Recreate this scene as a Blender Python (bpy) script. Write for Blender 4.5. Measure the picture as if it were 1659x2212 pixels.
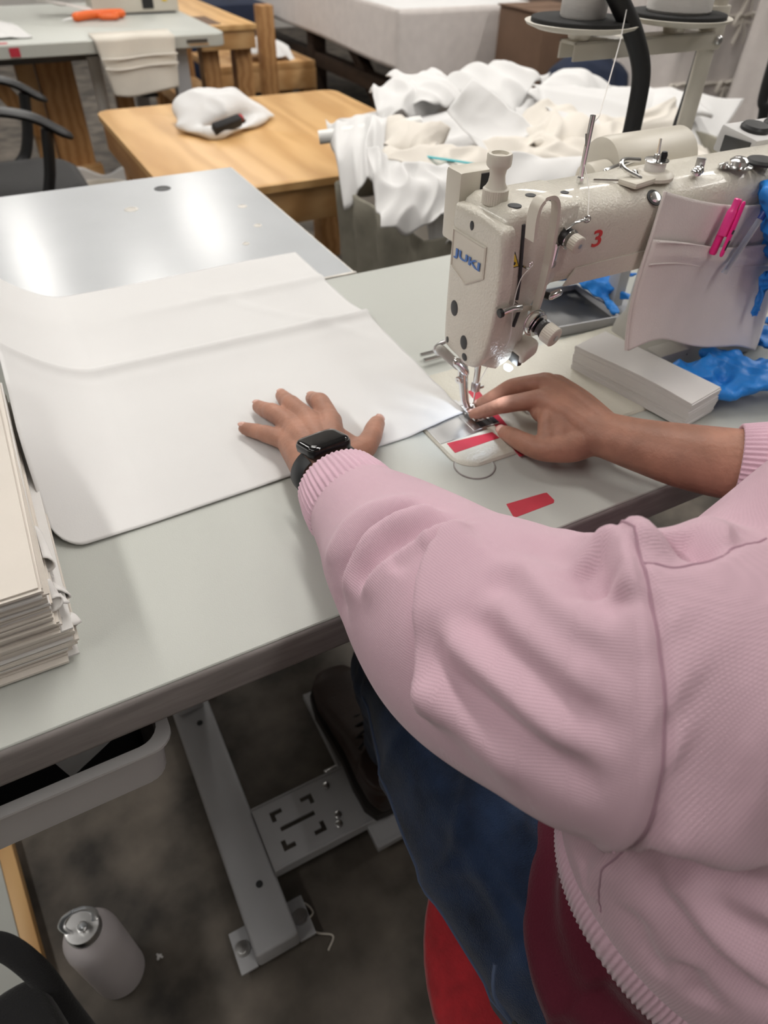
import bpy, bmesh, math, random
import numpy as np
from mathutils import Vector, Matrix, Euler
from mathutils.bvhtree import BVHTree

SC = bpy.context.scene
COL = SC.collection
for _o in list(bpy.data.objects):
    bpy.data.objects.remove(_o)
random.seed(7)
PI = math.pi

# ------------------------------------------------------------------ camera
cam_d = bpy.data.cameras.new('camera')
cam = bpy.data.objects.new('camera', cam_d)
COL.objects.link(cam)
cam.matrix_world = Matrix(((0.8823929, 0.30588651, -0.35751395, 0.0),
                           (-0.47014591, 0.60322818, -0.64426592, 0.0),
                           (0.01859023, 0.7365794, 0.67609555, 1.23),
                           (0, 0, 0, 1)))
cam_d.sensor_fit = 'VERTICAL'
cam_d.sensor_height = 9.8
cam_d.lens = 9.8 * 1475.0 / 2212.0          # a phone's main lens, 24 mm equivalent
cam_d.clip_start = 0.02
cam_d.dof.use_dof = True
cam_d.dof.focus_distance = 0.55
cam_d.dof.aperture_fstop = 1.9
SC.camera = cam

# ------------------------------------------------------------------ world, lights, exposure
world = bpy.data.worlds.new('world')
SC.world = world
world.use_nodes = True
world.node_tree.nodes['Background'].inputs[0].default_value = (0.95, 0.97, 1.0, 1)
world.node_tree.nodes['Background'].inputs[1].default_value = 0.25
SC.view_settings.view_transform = 'Standard'
SC.view_settings.look = 'None'
SC.view_settings.gamma = 1.0
SC.view_settings.use_curve_mapping = False
SC.view_settings.exposure = 0.0
CEIL = 3.4
# ceiling tube fixtures: (x, y, length along y)
FIXTURES = [(-1.7, 0.6, 2.4), (-1.7, 3.6, 2.4), (0.9, 1.9, 2.4), (0.9, 5.0, 2.4),
            (3.4, 0.6, 2.4), (3.4, 3.8, 2.4), (0.9, -1.6, 2.4), (5.8, 2.2, 2.4), (0.1, 7.2, 2.0), (1.9, 7.6, 2.0)]
LAMP_W = [32, 26, 36, 28, 36, 40, 14, 40, 15, 15]
for (fx, fy, fl), fw in zip(FIXTURES, LAMP_W):
    ld = bpy.data.lights.new('tube_light', 'AREA')
    ld.shape = 'RECTANGLE'
    ld.size = 0.26
    ld.size_y = fl - 0.1
    ld.energy = fw
    ld.color = (1.0, 0.965, 0.92)
    lo = bpy.data.objects.new('tube_light', ld)
    lo.location = (fx, fy, CEIL - 0.30)
    COL.objects.link(lo)

# ------------------------------------------------------------------ helpers
def nrm(v):
    v = np.asarray(v, float)
    return v / (np.linalg.norm(v) + 1e-12)


class MB:
    """collects geometry in world coordinates; build() links it as one mesh object"""
    def __init__(self):
        self.v = []; self.f = []; self.n = 0

    def add(self, vs, fs):
        vs = np.asarray(vs, float).reshape(-1, 3)
        self.v.append(vs)
        n = self.n
        self.f += [tuple(i + n for i in f) for f in fs]
        self.n += len(vs)
        return self

    def box(self, c, s, bev=0.0, rot=None, seg=2):
        bm = bmesh.new()
        bmesh.ops.create_cube(bm, size=1.0)
        for v in bm.verts:
            v.co = Vector((v.co.x * s[0], v.co.y * s[1], v.co.z * s[2]))
        if bev > 0:
            bmesh.ops.bevel(bm, geom=bm.edges[:], offset=bev, segments=seg, profile=0.6, affect='EDGES')
        M = Matrix.Translation(c)
        if rot is not None:
            M = M @ (Euler(rot).to_matrix().to_4x4() if not isinstance(rot, Matrix) else rot.to_4x4())
        bm.transform(M)
        bm.verts.index_update()
        self.add([v.co[:] for v in bm.verts], [[v.index for v in f.verts] for f in bm.faces])
        bm.free()
        return self

    def b2(self, x0, x1, y0, y1, z0, z1, bev=0.0, seg=2):
        return self.box(((x0 + x1) / 2, (y0 + y1) / 2, (z0 + z1) / 2), (x1 - x0, y1 - y0, z1 - z0), bev, None, seg)

    def loft(self, rings, cap0=True, cap1=True, closed=False):
        rings = [np.asarray(r, float) for r in rings]
        m = len(rings[0]); k = len(rings)
        fs = []
        for i in range(k - 1 + (1 if closed else 0)):
            j = (i + 1) % k
            for a in range(m):
                b = (a + 1) % m
                fs.append((i * m + a, i * m + b, j * m + b, j * m + a))
        if cap0 and not closed:
            fs.append(tuple(range(m))[::-1])
        if cap1 and not closed:
            fs.append(tuple((k - 1) * m + a for a in range(m)))
        return self.add(np.concatenate(rings), fs)

    def tube(self, path, r, n=12, caps=True, round_ends=False, closed=False, flat=1.0, up=None):
        P = np.asarray(path, float)
        k = len(P)
        rr = np.full(k, r) if np.isscalar(r) else np.asarray(r, float)
        T = np.gradient(P, axis=0) if not closed else (np.roll(P, -1, 0) - np.roll(P, 1, 0))
        T = T / (np.linalg.norm(T, axis=1)[:, None] + 1e-12)
        u = np.asarray(up, float) if up is not None else (np.array((0, 0, 1.0)) if abs(T[0][2]) < 0.9 else np.array((0, 1.0, 0)))
        rings = []
        if round_ends and not closed:
            for sgn, idx in ((-1, 0),):
                pass
        a = np.linspace(0, 2 * PI, n, endpoint=False)
        def ring(c, t, u, rad):
            x = nrm(np.cross(t, u)); y = np.cross(x, t)
            return c + rad * (np.cos(a)[:, None] * x + flat * np.sin(a)[:, None] * y)
        if round_ends:
            for q in (0.05, 0.35, 0.7):
                rings.append(ring(P[0] - T[0] * rr[0] * math.sqrt(max(0, 1 - q * q)) , T[0], u, rr[0] * q))
        for i in range(k):
            x = nrm(np.cross(T[i], u)); u = np.cross(x, T[i])
            rings.append(ring(P[i], T[i], u, rr[i]))
        if round_ends:
            for q in (0.7, 0.35, 0.05):
                rings.append(ring(P[-1] + T[-1] * rr[-1] * math.sqrt(max(0, 1 - q * q)), T[-1], u, rr[-1] * q))
        return self.loft(rings, caps, caps, closed)

    def cyl(self, p0, p1, r0, r1=None, n=24, bev=0.0):
        p0 = np.asarray(p0, float); p1 = np.asarray(p1, float)
        r1 = r0 if r1 is None else r1
        t = nrm(p1 - p0)
        L = np.linalg.norm(p1 - p0)
        if bev > 0:
            prof = [(r0 - bev, 0), (r0, bev), (r1, L - bev), (r1 - bev, L)]
        else:
            prof = [(r0, 0), (r1, L)]
        return self.lathe(prof, p0, t, n)

    def lathe(self, prof, o=(0, 0, 0), axis=(0, 0, 1), n=32, cap=True):
        t = nrm(axis)
        u = np.array((1.0, 0, 0)) if abs(t[0]) < 0.9 else np.array((0, 1.0, 0))
        x = nrm(np.cross(u, t)); y = np.cross(t, x)
        a = np.linspace(0, 2 * PI, n, endpoint=False)
        rings = [np.asarray(o, float) + t * z + max(r, 1e-5) * (np.cos(a)[:, None] * x + np.sin(a)[:, None] * y) for r, z in prof]
        return self.loft(rings, cap, cap)

    def prism(self, poly, o, ux, uy, h, bev=0.0):
        """polygon (2-D, counter-clockwise) in the plane o + a*ux + b*uy, extruded by h along ux x uy"""
        ux = nrm(ux); uy = nrm(uy); w = np.cross(ux, uy)
        o = np.asarray(o, float)
        base = np.array([o + a * ux + b * uy for a, b in poly])
        if bev > 0:
            c = np.mean(np.asarray(poly, float), 0)
            P = np.asarray(poly, float)
            d = P - c
            P2 = c + d * (1 - bev / (np.linalg.norm(d, axis=1).mean()))
            top = np.array([o + a * ux + b * uy for a, b in P2])
            return self.loft([base, base + w * (h - bev), top + w * h])
        return self.loft([base, base + w * h])

    def arrays(self):
        return np.concatenate(self.v), self.f

    def build(self, name, m, parent=None, origin=None, smooth=38, bevel=0):
        V, F = self.arrays()
        return mesh_obj(name, V, F, m, parent, origin, smooth)


def wloc(o):
    l = Vector((0, 0, 0))
    while o is not None:
        l += o.location
        o = o.parent
    return np.array(l)


def mesh_obj(name, V, F, m, parent=None, origin=None, smooth=38):
    V = np.asarray(V, float)
    if parent is not None:
        org = wloc(parent)
    elif origin is not None:
        org = np.asarray(origin, float)
    else:
        org = np.array(((V[:, 0].min() + V[:, 0].max()) / 2, (V[:, 1].min() + V[:, 1].max()) / 2, V[:, 2].min()))
    me = bpy.data.meshes.new(name)
    me.from_pydata((V - org).tolist(), [], [tuple(int(i) for i in f) for f in F])
    me.update()
    if smooth:
        me.shade_smooth()
        if smooth < 180:
            me.set_sharp_from_angle(angle=math.radians(smooth))
    me.materials.append(m)
    o = bpy.data.objects.new(name, me)
    if parent is not None:
        o.parent = parent
    else:
        o.location = org
    COL.objects.link(o)
    return o


def tag(o, label, cat=None, group=None, kind=None):
    if label: o['label'] = label
    if cat: o['category'] = cat
    if group: o['group'] = group
    if kind: o['kind'] = kind
    return o


def thing(name, label, cat, loc=(0, 0, 0), group=None):
    o = bpy.data.objects.new(name, None)
    o.empty_display_size = 0.05
    o.location = loc
    COL.objects.link(o)
    return tag(o, label, cat, group)


def struct(name, mb, m, parent=None):
    o = mb.build(name, m, parent)
    if parent is None:
        o['kind'] = 'structure'
    return o


def share(o, loc, parent=None, rotz=0.0):
    """a copy of a mesh object that shares its mesh data"""
    c = o.copy()
    COL.objects.link(c)
    c.parent = parent
    c.location = loc
    c.rotation_euler = (0, 0, rotz)
    return c


def catmull(pts, n=8):
    P = [np.asarray(q, float) for q in pts]
    P = [2 * P[0] - P[1]] + P + [2 * P[-1] - P[-2]]
    out = []
    for i in range(1, len(P) - 2):
        for t in np.linspace(0, 1, n, endpoint=False):
            a, b, c, d = P[i - 1], P[i], P[i + 1], P[i + 2]
            out.append(0.5 * (2 * b + (c - a) * t + (2 * a - 5 * b + 4 * c - d) * t * t + (3 * b - a - 3 * c + d) * t ** 3))
    out.append(P[-2])
    return np.array(out)


def remesh(mb, voxel, smooth_iter=6, factor=0.5):
    """union of overlapping closed shapes as one continuous surface"""
    V, F = mb.arrays()
    me = bpy.data.meshes.new('tmp')
    me.from_pydata(V.tolist(), [], F)
    o = bpy.data.objects.new('tmp', me)
    COL.objects.link(o)
    r = o.modifiers.new('r', 'REMESH')
    r.mode = 'VOXEL'; r.voxel_size = voxel; r.adaptivity = 0.0
    if smooth_iter:
        s = o.modifiers.new('s', 'SMOOTH')
        s.factor = factor; s.iterations = smooth_iter
    dg = bpy.context.evaluated_depsgraph_get()
    ev = o.evaluated_get(dg)
    m2 = ev.to_mesh()
    n = len(m2.vertices)
    v = np.empty(n * 3); m2.vertices.foreach_get('co', v)
    f = [tuple(p.vertices) for p in m2.polygons]
    ev.to_mesh_clear()
    bpy.data.objects.remove(o); bpy.data.meshes.remove(me)
    return v.reshape(-1, 3), f


def vnormals(V, F):
    F4 = np.array([f if len(f) == 4 else (f[0], f[1], f[2], f[2]) for f in F])
    fn = np.cross(V[F4[:, 2]] - V[F4[:, 0]], V[F4[:, 3]] - V[F4[:, 1]])
    N = np.zeros_like(V)
    for k in range(4):
        np.add.at(N, F4[:, k], fn)
    return N / (np.linalg.norm(N, axis=1)[:, None] + 1e-12)


def laplace(V, F, it=1, fac=0.5, mask=None):
    E = np.array([(f[k], f[(k + 1) % len(f)]) for f in F for k in range(len(f))])
    E = np.concatenate([E, E[:, ::-1]])
    cnt = np.bincount(E[:, 0], minlength=len(V)).astype(float)
    cnt[cnt == 0] = 1
    for _ in range(it):
        S = np.stack([np.bincount(E[:, 0], V[E[:, 1], k], minlength=len(V)) for k in range(3)], 1) / cnt[:, None]
        d = (S - V) * fac
        V = V + (d if mask is None else d * mask[:, None])
    return V


def folds(V, N, curves):
    """sculpt folds: each curve is (points, amplitude, width, mode); modes: 'r' rounded ridge or groove, 's' overlap step, 'g' sharp groove"""
    D = np.zeros(len(V))
    for pts, amp, wid, mode in curves:
        P = catmull(pts, 10)
        lo = P.min(0) - wid * 3.2; hi = P.max(0) + wid * 3.2
        idx = np.nonzero(((V > lo) & (V < hi)).all(1))[0]
        if len(idx) == 0:
            continue
        X = V[idx]
        best = np.full(len(idx), 1e9); tt = np.zeros(len(idx)); side = np.zeros(len(idx))
        T = np.gradient(P, axis=0); T /= np.linalg.norm(T, axis=1)[:, None] + 1e-12
        for i in range(len(P)):
            d = X - P[i]
            dd = np.einsum('ij,ij->i', d, d)
            m = dd < best
            best[m] = dd[m]; tt[m] = i / (len(P) - 1)
            b = np.cross(T[i], N[idx[m]])
            side[m] = np.einsum('ij,ij->i', d[m], b)
        dist = np.sqrt(best)
        taper = np.clip(np.minimum(tt, 1 - tt) * 5, 0, 1)
        taper = taper * taper * (3 - 2 * taper)
        if mode == 'r':
            val = np.exp(-(dist / wid) ** 2)
        elif mode == 'g':
            val = np.exp(-(dist / wid) ** 2)
            taper = np.clip(np.minimum(tt, 1 - tt) * 30, 0, 1)
        else:
            s = side / wid
            val = np.where(s > 0, np.exp(-(s) ** 2 * 0.7), 0.0) * np.clip(s * 6 + 0.5, 0, 1)
            val = np.where(s <= 0, -0.25 * np.exp(-(s * 2.2) ** 2), val)
            val = val * np.exp(-np.maximum(0, dist - np.abs(side) * 1.6) / wid)
        D[idx] += amp * val * taper
    return D


# ------------------------------------------------------------------ materials
def mat(name, col, rough=0.5, metal=0.0, spec=0.5, var=0.0, vscale=6.0, bump=0.0, bscale=200.0, sheen=0.0,
        trans=0.0, col2=None, emit=None, estr=0.0, coat=0.0, alpha=1.0, stretch=None, subs=0.0):
    m = bpy.data.materials.new(name)
    m.use_nodes = True
    nt = m.node_tree
    b = nt.nodes['Principled BSDF']
    b.inputs['Base Color'].default_value = (*col, 1)
    b.inputs['Roughness'].default_value = rough
    b.inputs['Metallic'].default_value = metal
    b.inputs['Specular IOR Level'].default_value = spec
    b.inputs['Sheen Weight'].default_value = sheen
    b.inputs['Transmission Weight'].default_value = trans
    b.inputs['Coat Weight'].default_value = coat
    b.inputs['Alpha'].default_value = alpha
    if subs:
        b.inputs['Subsurface Weight'].default_value = subs
        b.inputs['Subsurface Radius'].default_value = (1.0, 0.35, 0.2)
        b.inputs['Subsurface Scale'].default_value = 0.006
    if emit:
        b.inputs['Emission Color'].default_value = (*emit, 1)
        b.inputs['Emission Strength'].default_value = estr
    if var or bump or col2:
        tc = nt.nodes.new('ShaderNodeTexCoord')
        mp = nt.nodes.new('ShaderNodeMapping')
        if stretch:
            mp.inputs['Scale'].default_value = stretch
        nt.links.new(tc.outputs['Object'], mp.inputs[0])
    if var or col2:
        nz = nt.nodes.new('ShaderNodeTexNoise')
        nz.inputs['Scale'].default_value = vscale
        nz.inputs['Detail'].default_value = 6
        nt.links.new(mp.outputs[0], nz.inputs['Vector'])
        rp = nt.nodes.new('ShaderNodeValToRGB')
        c2 = col2 if col2 else tuple(max(0, c * (1 - var)) for c in col)
        c1 = tuple(min(1, c * (1 + var * 0.6)) for c in col) if not col2 else col
        rp.color_ramp.elements[0].position = 0.3
        rp.color_ramp.elements[1].position = 0.7
        rp.color_ramp.elements[0].color = (*c2, 1)
        rp.color_ramp.elements[1].color = (*c1, 1)
        nt.links.new(nz.outputs['Fac'], rp.inputs[0])
        nt.links.new(rp.outputs[0], b.inputs['Base Color'])
    if bump:
        nb = nt.nodes.new('ShaderNodeTexNoise')
        nb.inputs['Scale'].default_value = bscale
        nb.inputs['Detail'].default_value = 3
        nt.links.new(mp.outputs[0], nb.inputs['Vector'])
        bp = nt.nodes.new('ShaderNodeBump')
        bp.inputs['Strength'].default_value = bump
        bp.inputs['Distance'].default_value = 0.002
        nt.links.new(nb.outputs['Fac'], bp.inputs['Height'])
        nt.links.new(bp.outputs[0], b.inputs['Normal'])
    return m


def wood(name, c1, c2, scale=(1, 1, 1), rough=0.55, dist=3.0, bands=6.0, contrast=(0.25, 0.8)):
    m = bpy.data.materials.new(name); m.use_nodes = True
    nt = m.node_tree; b = nt.nodes['Principled BSDF']
    tc = nt.nodes.new('ShaderNodeTexCoord'); mp = nt.nodes.new('ShaderNodeMapping')
    mp.inputs['Scale'].default_value = scale
    nt.links.new(tc.outputs['Object'], mp.inputs[0])
    w = nt.nodes.new('ShaderNodeTexWave')
    w.wave_type = 'BANDS'; w.bands_direction = 'X'
    w.inputs['Scale'].default_value = bands
    w.inputs['Distortion'].default_value = dist
    w.inputs['Detail'].default_value = 3
    w.inputs['Detail Scale'].default_value = 1.2
    nt.links.new(mp.outputs[0], w.inputs['Vector'])
    nz = nt.nodes.new('ShaderNodeTexNoise'); nz.inputs['Scale'].default_value = 3.0; nz.inputs['Detail'].default_value = 8
    nt.links.new(mp.outputs[0], nz.inputs['Vector'])
    mx = nt.nodes.new('ShaderNodeMath'); mx.operation = 'MULTIPLY_ADD'
    mx.inputs[1].default_value = 0.45; nt.links.new(w.outputs['Fac'], mx.inputs[0])
    ms = nt.nodes.new('ShaderNodeMath'); ms.operation = 'MULTIPLY'; ms.inputs[1].default_value = 0.6
    nt.links.new(nz.outputs['Fac'], ms.inputs[0]); nt.links.new(ms.outputs[0], mx.inputs[2])
    rp = nt.nodes.new('ShaderNodeValToRGB')
    rp.color_ramp.elements[0].position = contrast[0]; rp.color_ramp.elements[1].position = contrast[1]
    rp.color_ramp.elements[0].color = (*c2, 1); rp.color_ramp.elements[1].color = (*c1, 1)
    nt.links.new(mx.outputs[0], rp.inputs[0]); nt.links.new(rp.outputs[0], b.inputs['Base Color'])
    b.inputs['Roughness'].default_value = rough
    return m


def knit(name, col, k1, k2, strength=0.35, dist=0.0006, sheen=0.25, rough=0.9, var=0.10):
    """knitted cloth: loops from two crossed sines over the garment's own cloth coordinates (attribute cloth_uv)"""
    m = bpy.data.materials.new(name); m.use_nodes = True
    nt = m.node_tree; b = nt.nodes['Principled BSDF']
    at = nt.nodes.new('ShaderNodeAttribute'); at.attribute_name = 'cloth_uv'
    nz = nt.nodes.new('ShaderNodeTexNoise'); nz.inputs['Scale'].default_value = 90; nz.inputs['Detail'].default_value = 4
    tc = nt.nodes.new('ShaderNodeTexCoord')
    nt.links.new(tc.outputs['Object'], nz.inputs['Vector'])
    sp = nt.nodes.new('ShaderNodeSeparateXYZ')
    nt.links.new(at.outputs['Vector'], sp.inputs[0])
    def M(op, a, bb=None, c=None):
        n = nt.nodes.new('ShaderNodeMath'); n.operation = op
        for i, q in enumerate((a, bb, c)):
            if q is None: continue
            if isinstance(q, (int, float)): n.inputs[i].default_value = q
            else: nt.links.new(q, n.inputs[i])
        return n.outputs[0]
    nn = M('MULTIPLY', M('SUBTRACT', nz.outputs['Fac'], 0.5), 2.2)
    u = M('ADD', M('MULTIPLY', sp.outputs['X'], k1), nn)
    v = M('ADD', M('MULTIPLY', sp.outputs['Y'], k2), nn)
    su = M('SINE', u); sv = M('SINE', M('ADD', v, M('MULTIPLY', su, 1.1)))
    fz = nt.nodes.new('ShaderNodeTexNoise'); fz.inputs['Scale'].default_value = 2600; fz.inputs['Detail'].default_value = 2
    nt.links.new(tc.outputs['Object'], fz.inputs['Vector'])
    h = M('ADD', M('MULTIPLY', su, 0.6), M('MULTIPLY', sv, 0.4))
    h2 = M('ADD', h, M('MULTIPLY', fz.outputs['Fac'], 1.2))
    bp = nt.nodes.new('ShaderNodeBump'); bp.inputs['Strength'].default_value = strength; bp.inputs['Distance'].default_value = dist
    nt.links.new(h2, bp.inputs['Height']); nt.links.new(bp.outputs[0], b.inputs['Normal'])
    big = nt.nodes.new('ShaderNodeTexNoise'); big.inputs['Scale'].default_value = 14; big.inputs['Detail'].default_value = 5
    nt.links.new(tc.outputs['Object'], big.inputs['Vector'])
    fac = M('ADD', M('MULTIPLY', h, 0.22), M('ADD', M('MULTIPLY', fz.outputs['Fac'], 0.5), M('MULTIPLY', big.outputs['Fac'], 0.45)))
    rp = nt.nodes.new('ShaderNodeValToRGB')
    rp.color_ramp.elements[0].position = 0.2; rp.color_ramp.elements[1].position = 0.8
    rp.color_ramp.elements[0].color = (*(c * (1 - var * 1.6) for c in col), 1)
    rp.color_ramp.elements[1].color = (*(min(1, c * (1 + var)) for c in col), 1)
    nt.links.new(fac, rp.inputs[0]); nt.links.new(rp.outputs[0], b.inputs['Base Color'])
    b.inputs['Roughness'].default_value = rough
    b.inputs['Sheen Weight'].default_value = sheen
    b.inputs['Sheen Roughness'].default_value = 0.4
    b.inputs['Specular IOR Level'].default_value = 0.15
    return m

M = {}
M['concrete'] = mat('concrete', (0.115, 0.098, 0.08), 0.7, var=0.75, vscale=9.0, bump=0.25, bscale=60)
M['wallpaint'] = mat('wall_paint', (0.62, 0.60, 0.57), 0.8, var=0.05, bump=0.05)
M['ceilpaint'] = mat('ceiling_paint', (0.55, 0.54, 0.52), 0.9, var=0.05)
M['tube'] = mat('lamp_tube', (1, 1, 1), 0.4, emit=(1.0, 0.965, 0.92), estr=9.0)
M['white_enamel'] = mat('white_enamel', (0.8, 0.8, 0.78), 0.35)
M['laminate'] = mat('grey_laminate', (0.50, 0.515, 0.48), 0.42, spec=0.4, var=0.03, vscale=3, bump=0.12, bscale=900)
M['edge_band'] = mat('table_edge_band', (0.30, 0.275, 0.265), 0.5, var=0.25, vscale=14, stretch=(1, 8, 8))
M['silver'] = mat('smooth_grey_laminate', (0.52, 0.54, 0.56), 0.22, spec=0.5, var=0.06, vscale=4, bump=0.03, bscale=60)
M['silver_edge'] = mat('worn_white_edge', (0.66, 0.63, 0.58), 0.6, var=0.3, vscale=40)
M['steel_paint'] = mat('grey_steel_paint', (0.46, 0.465, 0.48), 0.42, spec=0.4, var=0.08, vscale=8)
M['drawer'] = mat('grey_plastic', (0.60, 0.59, 0.585), 0.5, var=0.04)
M['chrome'] = mat('chrome', (0.78, 0.78, 0.78), 0.16, metal=1.0)
M['steel'] = mat('brushed_steel', (0.6, 0.6, 0.6), 0.3, metal=1.0)
M['dark_steel'] = mat('dark_steel', (0.12, 0.12, 0.12), 0.4, metal=0.8)
M['black'] = mat('black_plastic', (0.012, 0.012, 0.013), 0.45)
M['black_soft'] = mat('black_rubber', (0.010, 0.010, 0.011), 0.6)
M['black_cloth'] = mat('black_cloth', (0.010, 0.010, 0.011), 0.95, sheen=0.2, bump=0.4, bscale=500)
M['foam'] = mat('black_foam', (0.022, 0.022, 0.022), 0.95, bump=0.3, bscale=600)
M['cream'] = mat('cream_machine_paint', (0.66, 0.625, 0.545), 0.27, spec=0.5, bump=0.5, bscale=420, coat=0.25)
M['cream_plain'] = mat('cream_plastic', (0.64, 0.60, 0.52), 0.38)
M['cream_dark'] = mat('cream_grey_paint', (0.47, 0.455, 0.42), 0.4, bump=0.15, bscale=420)
M['bedpaint'] = mat('machine_bed_paint', (0.62, 0.60, 0.52), 0.27, spec=0.5, bump=0.25, bscale=420)
M['hole'] = mat('dark_marks_and_hole_shade', (0.03, 0.032, 0.035), 0.5)  # dark print and parts; also painted shade for uncut holes and slots
M['red_tape'] = mat('red_tape', (0.52, 0.030, 0.055), 0.55, var=0.1, vscale=30, bump=0.1, bscale=300)
M['red_paint'] = mat('red_paint', (0.62, 0.05, 0.05), 0.4)
M['blue_print'] = mat('blue_print', (0.05, 0.16, 0.48), 0.4)
M['yellow'] = mat('yellow_label', (0.78, 0.56, 0.03), 0.4)
M['sheet'] = mat('white_canvas', (0.70, 0.695, 0.69), 0.85, sheen=0.1, bump=0.06, bscale=700, var=0.015, vscale=8)
M['sheet2'] = mat('warm_white_canvas', (0.71, 0.665, 0.60), 0.85, sheen=0.1, bump=0.08, bscale=600, var=0.03, vscale=10)
M['paper'] = mat('cream_stack_cloth', (0.69, 0.64, 0.58), 0.85, var=0.04, vscale=12, bump=0.05, bscale=500)
M['paperw'] = mat('white_stack_cloth', (0.74, 0.725, 0.71), 0.85, var=0.03, vscale=20, bump=0.05, bscale=500)
M['canvas'] = mat('natural_canvas', (0.70, 0.655, 0.58), 0.9, var=0.06, vscale=10, bump=0.2, bscale=500)
M['pocketcloth'] = mat('washed_white_cotton', (0.74, 0.69, 0.665), 0.9, var=0.06, vscale=18, bump=0.25, bscale=600, sheen=0.1)
M['bincloth'] = mat('olive_grey_canvas', (0.25, 0.235, 0.19), 0.9, var=0.2, vscale=20, bump=0.2, bscale=300)
M['glove'] = mat('blue_nitrile', (0.02, 0.235, 0.72), 0.42, spec=0.4, var=0.12, vscale=40, bump=0.15, bscale=300)
M['pink'] = mat('pink_plastic', (0.85, 0.02, 0.25), 0.35)
M['pinktop'] = mat('pink_clip_plastic', (0.80, 0.05, 0.28), 0.3)
M['pen_clear'] = mat('clear_pen_plastic', (0.75, 0.8, 0.85), 0.15, trans=0.7)
M['blue_cap'] = mat('dark_blue_plastic', (0.02, 0.06, 0.30), 0.35)
M['teal'] = mat('teal_stitching', (0.05, 0.45, 0.50), 0.7)
M['ply'] = wood('plywood_top', (0.68, 0.42, 0.18), (0.50, 0.27, 0.095), scale=(1.0, 0.22, 1), bands=3.0, dist=14.0, rough=0.45, contrast=(0.1, 0.75))
M['lumber'] = wood('lumber', (0.50, 0.275, 0.11), (0.33, 0.155, 0.05), scale=(1, 0.25, 1), bands=9, dist=5)
M['lumber2'] = wood('pale_lumber', (0.60, 0.37, 0.17), (0.44, 0.235, 0.085), scale=(0.25, 1, 1), bands=9, dist=5)
M['darkwood'] = mat('dark_stained_wood', (0.045, 0.026, 0.016), 0.6, var=0.3, vscale=12)
M['navy'] = mat('navy_cloth', (0.010, 0.018, 0.045), 0.9, var=0.3, vscale=12)
M['cardboard'] = mat('brown_cardboard', (0.16, 0.095, 0.06), 0.8, var=0.1, vscale=10)
M['thread'] = mat('white_thread', (0.80, 0.775, 0.74), 0.7, bump=0.5, bscale=350, stretch=(0.3, 0.3, 6))
M['plastic_bag'] = mat('thin_white_plastic', (0.75, 0.75, 0.75), 0.3, alpha=0.6)
M['orange'] = mat('orange_plastic', (0.80, 0.14, 0.02), 0.4)
M['bottle'] = mat('white_bottle_paint', (0.60, 0.56, 0.57), 0.45, spec=0.35, var=0.03)
M['bluetape'] = mat('blue_tape', (0.05, 0.22, 0.40), 0.5, var=0.5, vscale=60)
M['skin'] = mat('skin', (0.41, 0.205, 0.140), 0.5, spec=0.4, var=0.24, vscale=30, bump=0.28, bscale=240, subs=0.10)
M['nail'] = mat('fingernail', (0.62, 0.36, 0.29), 0.25, coat=0.3)
M['hair'] = mat('dark_hair', (0.018, 0.012, 0.009), 0.55, bump=0.6, bscale=300, stretch=(1, 1, 0.15))
M['pink_knit'] = knit('pink_sweatshirt_knit', (0.645, 0.44, 0.515), 2 * PI / 0.0016, 2 * PI / 0.0012, strength=0.28, var=0.07)
M['pink_rib'] = mat('pink_rib_knit', (0.67, 0.445, 0.535), 0.9, sheen=0.25, bump=0.25, bscale=900, spec=0.15, var=0.06, vscale=30)
M['pink_seam'] = mat('pink_seam_thread_shade', (0.40, 0.235, 0.30), 0.9, sheen=0.2)  # stitching, darkened to carry the shade of its groove
M['maroon'] = mat('maroon_jersey', (0.085, 0.008, 0.020), 0.85, sheen=0.15, bump=0.35, bscale=500, var=0.15, vscale=14, spec=0.2)
M['denim'] = mat('blue_denim', (0.015, 0.030, 0.070), 0.85, sheen=0.15, bump=0.8, bscale=900, var=0.6, vscale=22, spec=0.2)
M['denim_seam'] = mat('denim_stitching', (0.06, 0.085, 0.15), 0.85)
M['leather'] = mat('brown_leather', (0.032, 0.015, 0.010), 0.5, var=0.3, vscale=18, bump=0.25, bscale=180)
M['rubber_sole'] = mat('dark_sole', (0.02, 0.016, 0.014), 0.7)
M['watch_black'] = mat('black_aluminium', (0.012, 0.013, 0.015), 0.3, metal=0.4)
M['watch_glass'] = mat('black_glass', (0.004, 0.004, 0.005), 0.05, spec=0.6)
M['watch_strap'] = mat('black_silicone', (0.016, 0.018, 0.021), 0.5)
M['red_fabric'] = mat('red_seat_fabric', (0.40, 0.012, 0.02), 0.85, bump=0.6, bscale=160, var=0.25, vscale=60, sheen=0.2)
M['led'] = mat('led_lens', (1, 1, 1), 0.3, emit=(0.80, 0.90, 1.0), estr=14.0)


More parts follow.
